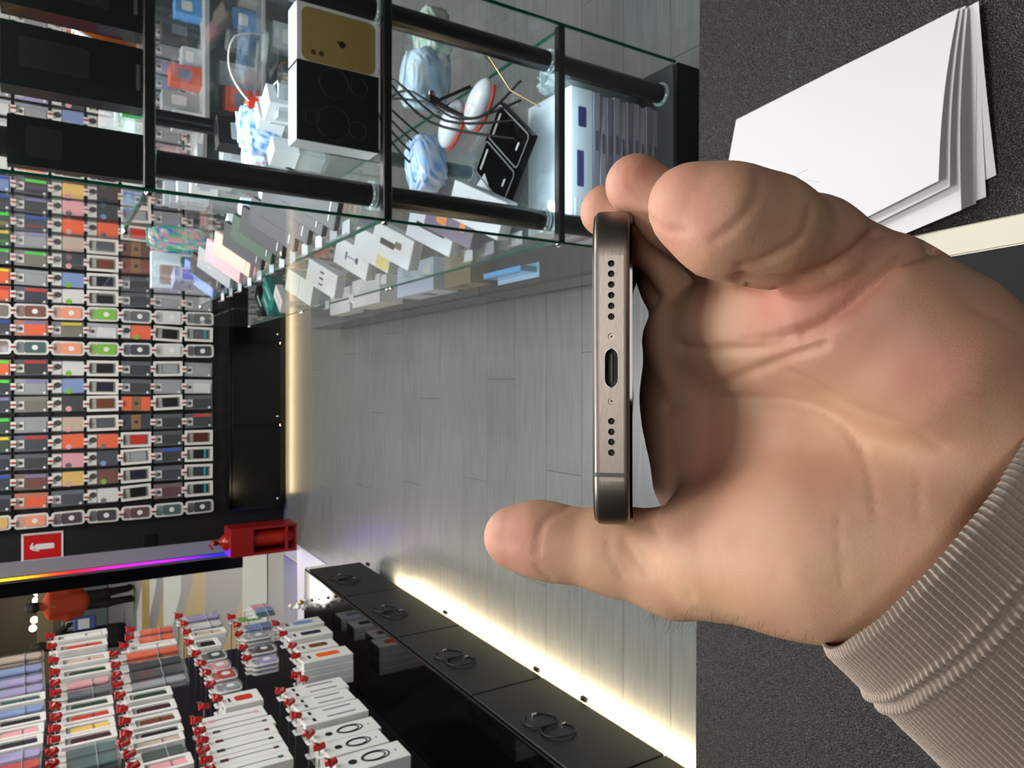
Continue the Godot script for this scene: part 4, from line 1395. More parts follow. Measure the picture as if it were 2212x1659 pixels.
# ---------------------------------------------------------------- sign, switch, extinguisher, coloured light
func wall_things() -> void:
	var p := on_z(92, 1180, -5.72)
	var t := thing("fire_sign", "red square fire extinguisher sign with white border on black panel", "sign", "", p)
	part(t, "plate", bbox(Vector3(0.182, 0.232, 0.004), 0.001), mat("sign_white", Color(0.85, 0.84, 0.84), 0.4), Vector3.ZERO)
	part(t, "red_field", bbox(Vector3(0.158, 0.208, 0.002), 0.0004), mat("sign_red", Color(0.72, 0.03, 0.05), 0.4), Vector3(0, 0, 0.0028))
	var white := mat("sign_white", Color.WHITE)
	part(t, "pictogram", plate(0.036, 0.105, 0.0012, 0.009), white, Vector3(0.0, -0.012, 0.0042))
	var b := MB.new()
	b.prism(PackedVector2Array([Vector2(-0.008, 0.04), Vector2(0.008, 0.04), Vector2(0.008, 0.056), Vector2(0.026, 0.05), Vector2(0.029, 0.056), Vector2(0.006, 0.07), Vector2(-0.012, 0.068), Vector2(-0.024, 0.045), Vector2(-0.029, 0.02), Vector2(-0.023, 0.018), Vector2(-0.017, 0.042), Vector2(-0.008, 0.052)]), -0.0006, 0.0006)
	part(t, "pictogram", b.done(), white, Vector3(0, 0, 0.0042))
	var sw := thing("wall_switch", "small square black switch plate on the black panel", "switch", "", on_z(324, 1168, -5.72))
	part(sw, "plate", bbox(Vector3(0.085, 0.085, 0.008), 0.003), mat("switch_black", Color(0.035, 0.036, 0.04), 0.35))
	part(sw, "rocker", bbox(Vector3(0.055, 0.055, 0.006), 0.002), mat("switch_black", Color.WHITE), Vector3(0, 0, 0.006))
	# extinguisher in its red stand on the floor
	var q := on_y(625, 1150, 0.0)
	var e := thing("extinguisher_stand", "red metal floor stand holding a fire extinguisher by the far wall", "extinguisher stand", "", Vector3(q.x, 0, -5.45))
	var red := mat("stand_red", Color(0.5, 0.05, 0.04), 0.4)
	part(e, "top_box", bbox(Vector3(0.2, 0.16, 0.2), 0.004), red, Vector3(0, 0.38, 0))
	for s in [-0.09, 0.09]:
		part(e, "side_wall", bbox(Vector3(0.018, 0.3, 0.2), 0.002), red, Vector3(s, 0.15, 0))
	part(e, "crossbar", bbox(Vector3(0.165, 0.02, 0.02), 0.002), red, Vector3(0, 0.07, 0.088))
	part(e, "back_wall", bbox(Vector3(0.165, 0.3, 0.01), 0.001), red, Vector3(0, 0.15, -0.095))
	part(e, "foot", bbox(Vector3(0.165, 0.012, 0.18), 0.001), red, Vector3(0, 0.006, 0))
	var x := thing("fire_extinguisher", "red fire extinguisher cylinder inside the red floor stand", "extinguisher", "", Vector3(q.x, 0.0, -5.44))
	var m := MB.new()
	m.lathe([Vector2(0, 0.012), Vector2(0.05, 0.012), Vector2(0.06, 0.022), Vector2(0.06, 0.44), Vector2(0.054, 0.48), Vector2(0.035, 0.505), Vector2(0.016, 0.515), Vector2(0.016, 0.53), Vector2(0, 0.53)], 24)
	part(x, "cylinder", m.done(), mat("extinguisher_red", Color(0.6, 0.09, 0.04), 0.25))
	part(x, "valve", bbox(Vector3(0.035, 0.03, 0.03), 0.005), mat("brass", Color(0.6, 0.48, 0.25), 0.3, 1.0), Vector3(0, 0.54, 0))
	part(x, "handle", bbox(Vector3(0.022, 0.014, 0.1), 0.003), mat("extinguisher_red", Color.WHITE), Vector3(-0.02, 0.575, 0.02), Basis(Vector3(0, 0, 1), 0.6))
	part(x, "lever", bbox(Vector3(0.02, 0.01, 0.09), 0.003), mat("extinguisher_red", Color.WHITE), Vector3(0.012, 0.558, 0.02))
	# upright strip of coloured light on the edge of the opening
	var hues := [[2.0, Color(1.0, 0.85, 0.2)], [1.78, Color(1.0, 0.78, 0.12)], [1.6, Color(1.0, 0.55, 0.06)], [1.5, Color(1.0, 0.28, 0.08)], [1.375, Color(1.0, 0.08, 0.16)], [1.24, Color(0.95, 0.08, 0.5)], [1.02, Color(0.85, 0.1, 0.95)], [0.8, Color(0.62, 0.1, 1.0)], [0.62, Color(0.4, 0.1, 1.0)], [0.48, Color(0.1, 0.1, 1.0)], [0.3, Color(0.02, 0.14, 1.0)], [0.15, Color(0.02, 0.4, 1.0)], [0.04, Color(0.05, 0.6, 1.0)]]
	var sx := -1.243
	var l := thing("colour_light_strip", "upright light strip fading from yellow through magenta to blue", "light strip", "", Vector3(sx, 0.0, -5.70))
	part(l, "channel", bbox(Vector3(0.02, 2.9, 0.02), 0.001), mat("dark_glazing", Color.WHITE), Vector3(0, 1.46, -0.004))
	for k in hues.size() - 1:
		for s in 5:
			var f := (s + 0.5) / 5.0
			var y: float = lerpf(hues[k][0], hues[k + 1][0], f)
			var hgt: float = (hues[k][0] - hues[k + 1][0]) / 5.0
			var c: Color = hues[k][1].lerp(hues[k + 1][1], f)
			part(l, "light_segment", bbox(Vector3(0.014, hgt, 0.008), 0.0), glow("light_strip_hue_%d_%d" % [k, s], c, 2.2), Vector3(0, y, 0.01))
	for k in hues.size() - 1:
		var y0: float = hues[k][0]
		var y1: float = hues[k + 1][0]
		panel_light(Vector3(sx, (y0 + y1) / 2, -5.682), Vector2(0.012, y0 - y1), (0.11 if k < 7 else 0.3) * (y0 - y1), hues[k][1].lerp(hues[k + 1][1], 0.5), Basis.looking_at(Vector3(0.25, -0.35, 1).normalized(), Vector3.UP), "light_strip_hue_lamp")

# ---------------------------------------------------------------- goods on the hook wall of the gondola
func on_g(x: float, y: float, o: float) -> Vector2:      # (metres from the far end, height) on the upright plane o metres out from the drawer fronts
	var d := ray(x, y)
	var tt := ((g_o + g_n * o - eye).dot(g_n)) / d.dot(g_n)
	var p := eye + d * tt
	return Vector2((p - g_o).dot(g_e), p.y)

func strap_pack(ch: String, where: Vector3, turn: float, w: float, h: float, style: int, label: String, group: String) -> void:
	var t := thing("accessory_pack", label, "retail pack", group, where, turn)
	var white := mat("pack_white", Color.WHITE)
	var cy := -h / 2
	var col := pal(ch)
	match style:
		0:   # white window box with a long band
			part(t, "carton", frame(w, h, 0.006, w * 0.2, 0.012), white, Vector3(0, cy, -0.006))
			part(t, "backing", bbox(Vector3(w * 0.7, h * 0.84, 0.002), 0.0), mat("pack_pale", Color(0.68, 0.67, 0.65), 0.5), Vector3(0, cy, -0.011))
			part(t, "band", plate(w * 0.42, h * 0.7, 0.006, w * 0.12), tint(col, 0.55), Vector3(0, cy - h * 0.04, -0.006))
			part(t, "clasp", bbox(Vector3(w * 0.46, h * 0.05, 0.007), 0.001), tint(col.darkened(0.35), 0.4), Vector3(0, cy - h * 0.1, -0.006))
		1:   # clear pouch filled with a coloured band
			part(t, "band", plate(w * 0.72, h * 0.82, 0.008, w * 0.14), tint(col, 0.5), Vector3(0, cy - h * 0.04, -0.006))
			part(t, "header", bbox(Vector3(w * 0.9, h * 0.12, 0.003), 0.0005), white, Vector3(0, cy + h * 0.43, -0.006))
			part(t, "pouch", bbox(Vector3(w, h, 0.014), 0.003), glass("pack_clear", Color.WHITE, 0.1), Vector3(0, cy, -0.006))
			for k in 1:
				part(t, "weld", bbox(Vector3(w * 0.98, 0.002, 0.0155), 0.0003), mat("pouch_weld", Color(0.55, 0.55, 0.6), 0.3), Vector3(0, cy - h * (0.12 - 0.3 * k), -0.006))
		2:   # closed white carton printed with a slim cable
			part(t, "carton", bbox(Vector3(w, h, 0.03), 0.0015), white, Vector3(0, cy, -0.015))
			part(t, "cable_print", wire(curve([Vector3(0, cy + h * 0.3, 0.0004), Vector3(0.002, cy, 0.0004), Vector3(0, cy - h * 0.34, 0.0004)]), 0.0016, 5), mat("print_grey", Color(0.42, 0.44, 0.48), 0.5))
			part(t, "plug_print", bbox(Vector3(w * 0.26, h * 0.11, 0.0012), 0.0003), tint(col, 0.5), Vector3(0, cy + h * 0.34, 0.0006))
			part(t, "plug_print", bbox(Vector3(w * 0.22, h * 0.07, 0.0012), 0.0003), tint(col, 0.5), Vector3(0, cy - h * 0.36, 0.0006))
		3:   # white carton printed with a coiled cable
			part(t, "carton", bbox(Vector3(w, h, 0.045), 0.0015), white, Vector3(0, cy, -0.0225))
			for k in 2:
				var ps := []
				for s in 20:
					var a := TAU * s / 20.0
					ps.append(Vector3(cos(a) * w * (0.26 - 0.05 * k), cy - h * 0.06 + sin(a) * h * (0.2 - 0.04 * k) + k * h * 0.02, 0.0005))
				part(t, "coil_print", wire(ps, 0.0022, 5, true), mat("print_black", Color(0.04, 0.04, 0.06), 0.5))
			part(t, "badge_print", disc(w * 0.13, 0.0012, 16), mat("print_black", Color.WHITE), Vector3(0, cy + h * 0.27, 0.0006))
			part(t, "badge_print", bbox(Vector3(w * 0.1, h * 0.02, 0.001), 0.0002), tint(Color(0.3, 0.45, 0.45), 0.5), Vector3(0, cy - h * 0.36, 0.0006))
		4:   # white carton with a dark and a coloured bar
			part(t, "carton", bbox(Vector3(w, h, 0.03), 0.0015), white, Vector3(0, cy, -0.015))
			part(t, "bar_print", plate(w * 0.4, h * 0.46, 0.0012, w * 0.12), tint(col, 0.5), Vector3(0, cy - h * 0.05, 0.0006))
			part(t, "bar_print", bbox(Vector3(w * 0.3, h * 0.05, 0.0012), 0.0003), mat("print_black", Color.WHITE), Vector3(0, cy + h * 0.32, 0.0006))
		5:   # two slim cable pictures side by side, dark plugs
			part(t, "carton", bbox(Vector3(w, h, 0.03), 0.0015), white, Vector3(0, cy, -0.015))
			for k in [-1, 1]:
				part(t, "cable_print", plate(w * 0.07, h * 0.45, 0.0012, w * 0.03), mat("print_grey", Color.WHITE), Vector3(k * w * 0.24, cy - h * 0.1, 0.0006))
				part(t, "plug_print", bbox(Vector3(w * 0.22, h * 0.045, 0.0012), 0.0003), mat("print_black", Color.WHITE), Vector3(k * w * 0.24, cy + h * 0.33, 0.0006))
	part(t, "hanger", plate(w * 0.4, 0.03, 0.0012, 0.006), white, Vector3(0, 0.012, -0.011))

func gondola_goods() -> void:
	var turn := PI / 2 - 0.0317
	# lock column and row in the photograph, column of the pack's lower end, style (or case kind), colour, packs behind, width
	var goods := [
		# uppermost row in view
		[-28, 1425, 92, 1, "e", 1, .08], [-30, 1452, 93, 1, "u", 1, .08], [-30, 1476, 94, 1, "i", 1, .08], [-32, 1498, 95, 1, "i", 1, .08], [-34, 1520, 95, 0, "a", 1, .075], [-34, 1542, 95, 1, "u", 1, .07],
		[-35, 1566, 96, 0, "k", 1, .075], [-36, 1590, 92, 0, "p", 1, .08], [-36, 1614, 90, 0, "n", 1, .08], [-37, 1640, 88, 1, "i", 1, .08], [-38, 1664, 86, 1, "r", 1, .08],
		# second row
		[108, 1377, 228, 0, "w", 1, .08], [112, 1399, 228, 0, "r", 2, .085], [116, 1429, 232, 0, "e", 1, .085], [118, 1455, 236, 0, "v", 1, .085], [119, 1479, 236, 1, "p", 1, .07], [120, 1500, 238, 1, "g", 1, .07], [120, 1528, 240, 0, "v", 1, .08], [121, 1553, 242, 0, "r", 1, .075],
		[118, 1578, 244, 0, "y", 1, .08], [116, 1602, 248, 0, "q", 1, .08], [112, 1630, 252, 1, "a", 1, .085], [113, 1656, 256, 1, "a", 1, .085],
		# third row
		[282, 1364, 372, 1, "o", 1, .075], [280, 1381, 374, 1, "o", 1, .075], [268, 1398, 376, 0, "w", 1, .07], [246, 1416, 385, 1, "o", 1, .085], [250, 1440, 392, 1, "k", 1, .085], [252, 1462, 398, 1, "d", 1, .085], [255, 1482, 402, 1, "s", 1, .07],
		[259, 1506, 366, 0, "v", 1, .085], [264, 1536, 375, 0, "q", 1, .085], [270, 1562, 383, 0, "b", 1, .085], [272, 1590, 390, 0, "k", 1, .085], [268, 1610, 392, 0, "e", 1, .08], [280, 1634, 396, 1, "v", 1, .085], [288, 1660, 410, 0, "p", 1, .085],
		# fourth row
		[386, 1334, 470, 1, "i", 1, .09], [398, 1350, 476, 1, "w", 1, .09], [404, 1368, 482, 0, "e", 1, .08], [409, 1391, 470, 12, "k", 1, .11], [424, 1415, 484, 10, "t", 1, .10], [436, 1436, 492, 10, "p", 1, .10], [446, 1456, 506, 10, "r", 1, .10], [456, 1482, 516, 10, "s", 1, .09], [470, 1512, 556, 4, "r", 2, .11],
		[424, 1560, 566, 2, "p", 1, .085], [432, 1583, 585, 2, "g", 1, .085], [438, 1603, 590, 2, "m", 1, .085], [440, 1624, 600, 2, "v", 1, .085], [446, 1646, 612, 2, "m", 1, .085], [452, 1668, 622, 2, "a", 1, .085],
		# fifth row, far half
		[500, 1336, 560, 1, "l", 0, .06], [512, 1353, 582, 1, "u", 1, .085], [516, 1372, 578, 10, "s", 2, .09], [526, 1402, 590, 10, "q", 2, .09], [534, 1425, 594, 10, "i", 2, .09],
		# lowest row
		[596, 1350, 688, 4, "u", 1, .10], [612, 1372, 706, 4, "n", 1, .10], [632, 1398, 718, 4, "b", 1, .10], [640, 1420, 748, 4, "o", 3, .105],
		[606, 1497, 738, 5, "k", 0, .11], [626, 1521, 752, 5, "k", 1, .10], [640, 1550, 778, 5, "g", 1, .12], [668, 1590, 806, 3, "k", 1, .12], [690, 1618, 822, 3, "k", 1, .11], [716, 1652, 866, 3, "k", 2, .125]]
	var words := ["white window box with %s band", "clear pouch with %s band", "white carton with %s cable plugs", "white carton with coiled %s cable", "white carton with rounded %s bar", "white carton with two %s plugs"]
	var rows := ["uppermost hooks", "second hook row", "third hook row", "fourth hook row", "fifth hook row", "lowest hooks"]
	for at_ in goods.size():
		var g: Array = goods[at_]
		var p := on_g(g[0], g[1], -0.13)
		for other in [at_ - 1, at_ + 1]:
			if other >= 0 and other < goods.size():
				var z := on_g(goods[other][0], goods[other][1], -0.13)
				if absf(z.y - p.y) < 0.12 and absf(z.x - p.x) > 0.03:
					g[6] = maxf(minf(g[6], absf(z.x - p.x) * 0.97), 0.045)
		var yb: float = 829.5 + (g[1] - 829.5) * (3584.0 - g[2]) / (3584.0 - g[0])
		var q := on_g(g[2], yb, -0.14)
		var h := clampf(p.y - 0.012 - q.y, 0.08, 0.25)
		var style: int = g[3]
		var y := p.y
		var row := 0 if y > 1.72 else (1 if y > 1.42 else (2 if y > 1.18 else (3 if y > 0.93 else (4 if y > 0.78 and g[1] < 1450 else 5))))
		var thick: float = [0.0135, 0.0145, 0.031, 0.046, 0.031, 0.031][style] if style < 6 else 0.0175
		var label := ""
		for k in g[5] + 1:
			var where := gp(p.x + 0.002 * k, y - 0.016, -0.14 - thick * k - 0.001)
			var behind: String = ", hung behind" if k > 0 else ""
			if style >= 10:
				var kind := "C" if style == 12 else "D"
				label = "%s phone case in %s, gondola's %s%s" % [PAL[g[4]][0], "white window box" if kind == "C" else "rounded clear shell", rows[row], behind]
				case_pack(kind, g[4], "", where + Vector3(0, 0.006, 0), turn, 0.0, Vector2(g[6], h), label, "goods on the gondola's " + rows[row])
			else:
				label = (words[style] % PAL[g[4]][0]) + ", gondola's %s%s" % [rows[row], behind]
				strap_pack(g[4], where, turn, g[6], h, style, label, "goods on the gondola's " + rows[row])
		gondola_hook(gp(p.x, y, -0.125), turn, rows[row], ("%s case" % PAL[g[4]][0]) if style >= 10 else words[style] % PAL[g[4]][0])
	# bare hooks
	for q in [[640, 1462], [655, 1470], [440, 1530]]:
		var p := on_g(q[0], q[1], -0.13)
		gondola_hook(gp(p.x, p.y, -0.125), turn, "bare stretch", "nothing")
	# small bright pouches and a string of white charms at the far end
	for c in [[538, 1312, 592, "p", 0.07], [545, 1320, 594, "u", 0.07], [548, 1328, 598, "a", 0.07]]:
		var p := on_g(c[0], c[1], -0.06)
		strap_pack(c[3], gp(p.x, p.y, -0.06), turn, c[4], 0.1, 1, "small %s pouch at the far end of the gondola" % PAL[c[3]][0], "pouches at the gondola's end")
		part(get_child(get_child_count() - 1), "cord", rod(Vector3(0, 0.02, -0.01), Vector3(0, 0.02, -0.3), 0.0015), mat("hook_steel", Color.WHITE))
	var pc := on_g(630, 1312, -0.08)
	var ch := thing("bead_charm", "string of white and gold bead charms hung at the gondola's far end", "charm", "", gp(pc.x, pc.y, -0.08))
	part(ch, "cord", rod(Vector3(-0.28, 0.005, 0), Vector3(0.0, 0.005, 0), 0.0015), mat("hook_steel", Color.WHITE))
	var r := RandomNumberGenerator.new()
	r.seed = 8
	for k in 14:
		var b := MB.new()
		var rad := r.randf_range(0.008, 0.014)
		b.ball(Vector3.ZERO, Vector3(rad, rad, rad), 6, 10)
		part(ch, "bead", b.done(), mat("bead_gold", Color(0.7, 0.55, 0.25), 0.3, 0.8) if k % 5 == 4 else mat("bead_white", Color(0.8, 0.79, 0.77), 0.4), Vector3(r.randf_range(-0.015, 0.015), -0.012 * k, r.randf_range(-0.03, 0.03)))

func gondola_hook(where: Vector3, turn: float, row: String, holds: String) -> void:
	var t := thing("gondola_hook", "red locked hook holding %s, gondola's %s" % [holds, row], "hook", "locked hooks of the gondola", where, turn)
	var r := fmod(absf(where.z * 37.7 + where.y * 11.3), 1.0)
	part(t, "prong", rod(Vector3(0, 0, -0.236), Vector3(0, 0, 0.012), 0.0024, 6), mat("hook_steel", Color.WHITE))
	part(t, "tip", rod(Vector3(0, 0, 0.012), Vector3(0, 0.022, 0.022), 0.0022, 6), mat("hook_steel", Color.WHITE))
	part(t, "lock", bbox(Vector3(0.017, 0.03, 0.02), 0.004), mat("lock_red", Color.WHITE), Vector3(0, -0.004, 0.002), Basis(Vector3(1, 0, 0), (r - 0.5) * 1.4))
	part(t, "lock_cap", bbox(Vector3(0.014, 0.012, 0.03), 0.003), mat("lock_red", Color.WHITE), Vector3(0.003, 0.012, 0.004), Basis(Vector3.UP, (r - 0.5) * 1.6))

# ---------------------------------------------------------------- goods in the glass cabinet
func carton(called: String, label: String, where: Vector3, size: Vector3, turn: float, col: Color, prints: Array, group := "") -> Node3D:
	# stands on its base at where; prints are [face, x, y, width, height, colour] with face t(op), f(ront) or l(eft)
	var t := thing(called, label, "box", group, where, turn)
	part(t, "body", bbox(size, 0.0014), tint(col, 0.42) if col.v > 0.03 else mat("carton_black", Color(0.004, 0.004, 0.005), 0.12, 0.0, 0.18), Vector3(0, size.y / 2, 0))
	for p in prints:
		var b := Basis()
		var o := Vector3(p[1], size.y / 2 + p[2], size.z / 2 + 0.0003)
		if p[0] == "t":
			b = Basis(Vector3.RIGHT, -PI / 2)
			o = Vector3(p[1], size.y + 0.0003, -p[2])
		elif p[0] == "l":
			b = Basis(Vector3.UP, -PI / 2)
			o = Vector3(-size.x / 2 - 0.0003, size.y / 2 + p[2], p[1])
		part(t, "print", plate(p[3], p[4], 0.001, minf(p[3], p[4]) * (p[6] if p.size() > 6 else 0.12)), tint(p[5], 0.4), o, b)
	return t

func slab(called: String, label: String, x: float, y: float, shelf: float, size: Vector3, col: Color, prints: Array, group: String, lift := 0.44, swing := 0.6) -> void:
	# a flat carton leaning back on a clear easel; (x, y) is where its near corner meets the shelf
	var q := on_y(x, y, shelf)
	var e1 := Vector3(sin(swing) * cos(lift), sin(lift), -cos(swing) * cos(lift)).normalized()
	var e2 := Vector3(cos(swing), 0, sin(swing))
	var up := e2.cross(e1).normalized()
	if up.y < 0:
		up = -up
	var t := thing(called, label, "box", group, q + Vector3(0, 0.003, 0))
	t.basis = Basis(e2, up, e2.cross(up)).orthonormalized()
	var back := t.basis.inverse() * e1
	var sg := signf(back.z)
	part(t, "body", bbox(size, 0.002), tint(col, 0.55), Vector3(size.x / 2, size.y / 2, sg * size.z / 2))
	for p in prints:
		part(t, "print", plate(p[2], p[3], 0.001, minf(p[2], p[3]) * 0.2), tint(p[4], 0.4), Vector3(size.x / 2 + p[0], size.y + 0.0003, sg * (size.z / 2 + p[1])), Basis(Vector3.RIGHT, -PI / 2))
	var eb := MB.new()
	var drop := size.z * sin(lift)
	var inv := t.basis.inverse()
	var a := inv * (e1 * size.z * 0.8)
	var foot := inv * (Vector3(e1.x, 0, e1.z) * size.z * 0.8)
	eb.tube([a + Vector3(size.x * 0.5, 0, 0), foot + Vector3(size.x * 0.5, 0, 0)], 0.004, 6)
	eb.tube([Vector3(size.x * 0.5, -0.001, 0), foot + Vector3(size.x * 0.5, 0, 0)], 0.004, 6)
	part(t, "easel", eb.done(), glass("acrylic", Color(0.92, 0.95, 0.97), 0.2, 0.05))

func pouch(called: String, label: String, where: Vector3, size: Vector3, turn: float, cols: Array, seed_: int, group := "") -> void:
	# a crumpled plastic bag: a soft box with folds
	var n := FastNoiseLite.new()
	n.seed = seed_
	n.frequency = 14.0 / maxf(size.x, size.y) * 0.1
	var b := MB.new()
	var cc := PackedColorArray()
	var rings := 22
	var sides := 32
	for k in rings + 1:
		var p := PI * k / rings
		for s in sides:
			var w := TAU * s / sides
			var d := Vector3(sin(p) * cos(w), cos(p), sin(p) * sin(w))
			var e := Vector3(signf(d.x) * pow(absf(d.x), 0.55), signf(d.y) * pow(absf(d.y), 0.55), signf(d.z) * pow(absf(d.z), 0.6))
			var f := 1.0 + 0.16 * n.get_noise_3dv(d * 40.0) + 0.1 * absf(n.get_noise_3dv(d * 110.0))
			b.vert(e * size * 0.5 * f + Vector3(0, size.y * 0.5, 0), d, Vector2.ZERO)
			cc.append(cols[int(absf(n.get_noise_3dv(d * 50.0 + Vector3(7, 3, 1))) * 7.0) % cols.size()].srgb_to_linear())
	for k in rings:
		for s in sides:
			var a := k * sides + s
			var c := k * sides + (s + 1) % sides
			b.tri(a, c, c + sides)
			b.tri(a, c + sides, a + sides)
	b.n = normals_of(b.v, b.i)
	b.c = cc
	var m := mat("crumpled_film", Color(1, 1, 1), 0.25)
	m.vertex_color_use_as_albedo = true
	var t := thing(called, label, "bag", group, where, turn)
	part(t, "film", b.done(), m)
	part(t, "fold", bbox(Vector3(size.x * 0.8, size.y * 0.1, 0.004), 0.0015), tint(cols[0], 0.3), Vector3(0, size.y * 1.0, 0))

func cabinet_goods() -> void:
	side_table()
	var white := Color(0.78, 0.8, 0.8)
	var ink := Color(0.05, 0.05, 0.06)
	# top shelf: three black phone boxes by the front pane
	var blk := Color(0.006, 0.006, 0.007)
	var p := on_z(306, 178, ZF - 0.05)
	carton("phone_box", "black phone box with a slim grey label standing on the top shelf, orange pouch behind", Vector3(p.x, YT, ZF - 0.055), Vector3(0.104, 0.21, 0.05), 0.0, blk, [["f", 0.0, -0.094, 0.045, 0.006, Color(0.3, 0.28, 0.26)], ["f", 0.005, 0.03, 0.05, 0.1, Color(0.022, 0.022, 0.026)]])
	p = on_z(318, 22, ZF - 0.05)
	carton("phone_box", "black phone box standing beside the right pane of the top shelf", Vector3(p.x, YT, ZF - 0.055), Vector3(0.104, 0.21, 0.05), 0.0, blk, [["f", 0.0, -0.09, 0.045, 0.006, Color(0.3, 0.28, 0.26)], ["f", -0.015, -0.02, 0.02, 0.06, Color(0.05, 0.045, 0.03)]])
	carton("phone_box", "black phone box in the corner of the top shelf by the post", Vector3(XL + 0.058, YT, ZF - 0.0615 + 0.039), Vector3(0.08, 0.2, 0.028), 0.0, blk, [["f", 0.0, 0.05, 0.05, 0.05, Color(0.02, 0.02, 0.022)]])
	p = on_z(190, 82, ZF - 0.19)
	pouch("orange_pouch", "orange pouch with a white cord between the black phone boxes", Vector3(p.x, YT, ZF - 0.19), Vector3(0.15, 0.1, 0.09), 0.1, [Color(0.75, 0.38, 0.08), Color(0.7, 0.33, 0.06)], 4)
	part(get_child(get_child_count() - 1), "cord", wire(curve([Vector3(-0.04, 0.06, 0.06), Vector3(0.0, 0.11, 0.04), Vector3(0.035, 0.06, 0.06), Vector3(0.0, 0.04, 0.062)]), 0.004, 6), tint(Color(0.8, 0.78, 0.74), 0.6))
	for q in [[40, 110, 0.03, 0.16], [150, 255, 0.05, 0.2]]:
		var w := on_z(300, q[1], ZF - 0.22)
		var tr := thing("acrylic_tray", "clear acrylic tray on the top shelf behind the black boxes", "tray", "acrylic trays on the top shelf", Vector3(clampf(w.x, 0.42, 0.78), YT, ZF - 0.26))
		part(tr, "floor", bbox(Vector3(q[3], 0.004, 0.16), 0.0), glass("acrylic", Color.WHITE, 0.2))
		tr.position.y += 0.002
		for k in [-1, 1]:
			part(tr, "rim", bbox(Vector3(q[3], q[2], 0.003), 0.0), glass("acrylic", Color.WHITE, 0.2), Vector3(0, q[2] / 2, 0.08 * k))
	var gb := on_y(300, 270, YT)
	carton("green_box", "small green box on the top shelf beside the post", Vector3(0.52, YT, ZF - 0.12), Vector3(0.05, 0.03, 0.03), 0.3, Color(0.15, 0.6, 0.2), [["t", 0, 0, 0.03, 0.012, white]])
	# upper shelf, front: white box with a yellow phone, dark square box with rings
	p = on_z(828, 128, ZF - 0.05)
	var gold := carton("phone_box", "white phone box picturing a yellow phone on the upper shelf", Vector3(p.x + 0.006, YA, ZF - 0.062), Vector3(0.124, 0.172, 0.055), 0.0, white, [["f", 0, 0, 0.106, 0.152, Color(0.56, 0.47, 0.25), 0.14], ["f", -0.034, 0.052, 0.011, 0.011, ink, 0.5], ["f", -0.034, 0.036, 0.011, 0.011, ink, 0.5], ["t", 0, 0, 0.03, 0.004, Color(0.75, 0.72, 0.6)]])
	part(gold, "logo", disc(0.0068, 0.0008, 14), tint(ink, 0.2), Vector3(-0.006, 0.086 - 0.006, 0.0287))
	part(gold, "logo", disc(0.0022, 0.0008, 10), tint(ink, 0.2), Vector3(-0.003, 0.0885, 0.0287), Basis())
	p = on_z(828, 258, ZF - 0.05)
	var ring := carton("headphone_box", "square black box with faint ring print beside the yellow phone box", Vector3(p.x, YA, ZF - 0.062), Vector3(0.158, 0.172, 0.055), 0.0, white, [])
	part(ring, "front_panel", bbox(Vector3(0.157, 0.171, 0.0012), 0.0003), mat("box_gloss_black", Color(0.008, 0.007, 0.007), 0.12), Vector3(0, 0.086, 0.0279))
	for c in [[-0.035, 0.012, 0.034], [-0.04, -0.04, 0.018], [0.045, 0.01, 0.03], [0.048, -0.042, 0.018], [-0.03, 0.055, 0.014]]:
		var ps := []
		for s in 28:
			ps.append(Vector3(c[0] + cos(TAU * s / 28) * c[2], 0.086 + c[1] + sin(TAU * s / 28) * c[2], 0.0287))
		part(ring, "ring_print", wire(ps, 0.0007, 4, true), mat("ring_print", Color(0.1, 0.085, 0.075), 0.4))
	# upper shelf, behind them
	for c in [[600, 185, 0.07, 0.5, "small white square box on the upper shelf, behind the yellow phone box"], [575, 225, 0.07, 0.62, "small white square box with a grey mark on the upper shelf"]]:
		var w := on_y(c[0] + 60, c[1], YA)
		var o := carton("small_white_box", c[4], Vector3(w.x - 0.02, YA, w.z - 0.12), Vector3(c[2], 0.075, c[2]), c[3], white, [["t", 0, 0, 0.012, 0.005, Color(0.5, 0.5, 0.52)]])
	pouch("clear_pouch", "crinkled blue and clear plastic pack on the upper shelf", on_y(600, 290, YA), Vector3(0.14, 0.11, 0.09), 0.4, [Color(0.75, 0.83, 0.88), Color(0.25, 0.5, 0.8), Color(0.85, 0.9, 0.93)], 12)
	pouch("clear_pouch", "crinkled clear pack with a pink corner on the upper shelf", on_y(575, 325, YA), Vector3(0.12, 0.07, 0.08), 0.1, [Color(0.8, 0.86, 0.88), Color(0.85, 0.9, 0.93), Color(0.85, 0.5, 0.55)], 15)
	carton("small_white_box", "narrow white box beside the dark ring-print box", on_y(640, 335, YA), Vector3(0.05, 0.07, 0.06), 0.5, white, [["t", 0, 0, 0.02, 0.004, Color(0.5, 0.5, 0.52)]])
	var cup := thing("steel_cup", "small brushed steel cup behind the yellow phone box", "cup", "", on_y(650, 168, YA))
	var m := MB.new()
	m.lathe([Vector2(0, 0.002), Vector2(0.02, 0.002), Vector2(0.022, 0.0), Vector2(0.026, 0.055), Vector2(0.024, 0.055), Vector2(0.02, 0.005)], 20)
	part(cup, "wall", m.done(), mat("steel", Color(0.75, 0.75, 0.75), 0.25, 1.0))
	part(cup, "handle", wire(curve([Vector3(0.023, 0.015, 0), Vector3(0.04, 0.025, 0), Vector3(0.024, 0.04, 0)]), 0.003), mat("steel", Color.WHITE))
	var w0 := on_y(600, 190, YA)
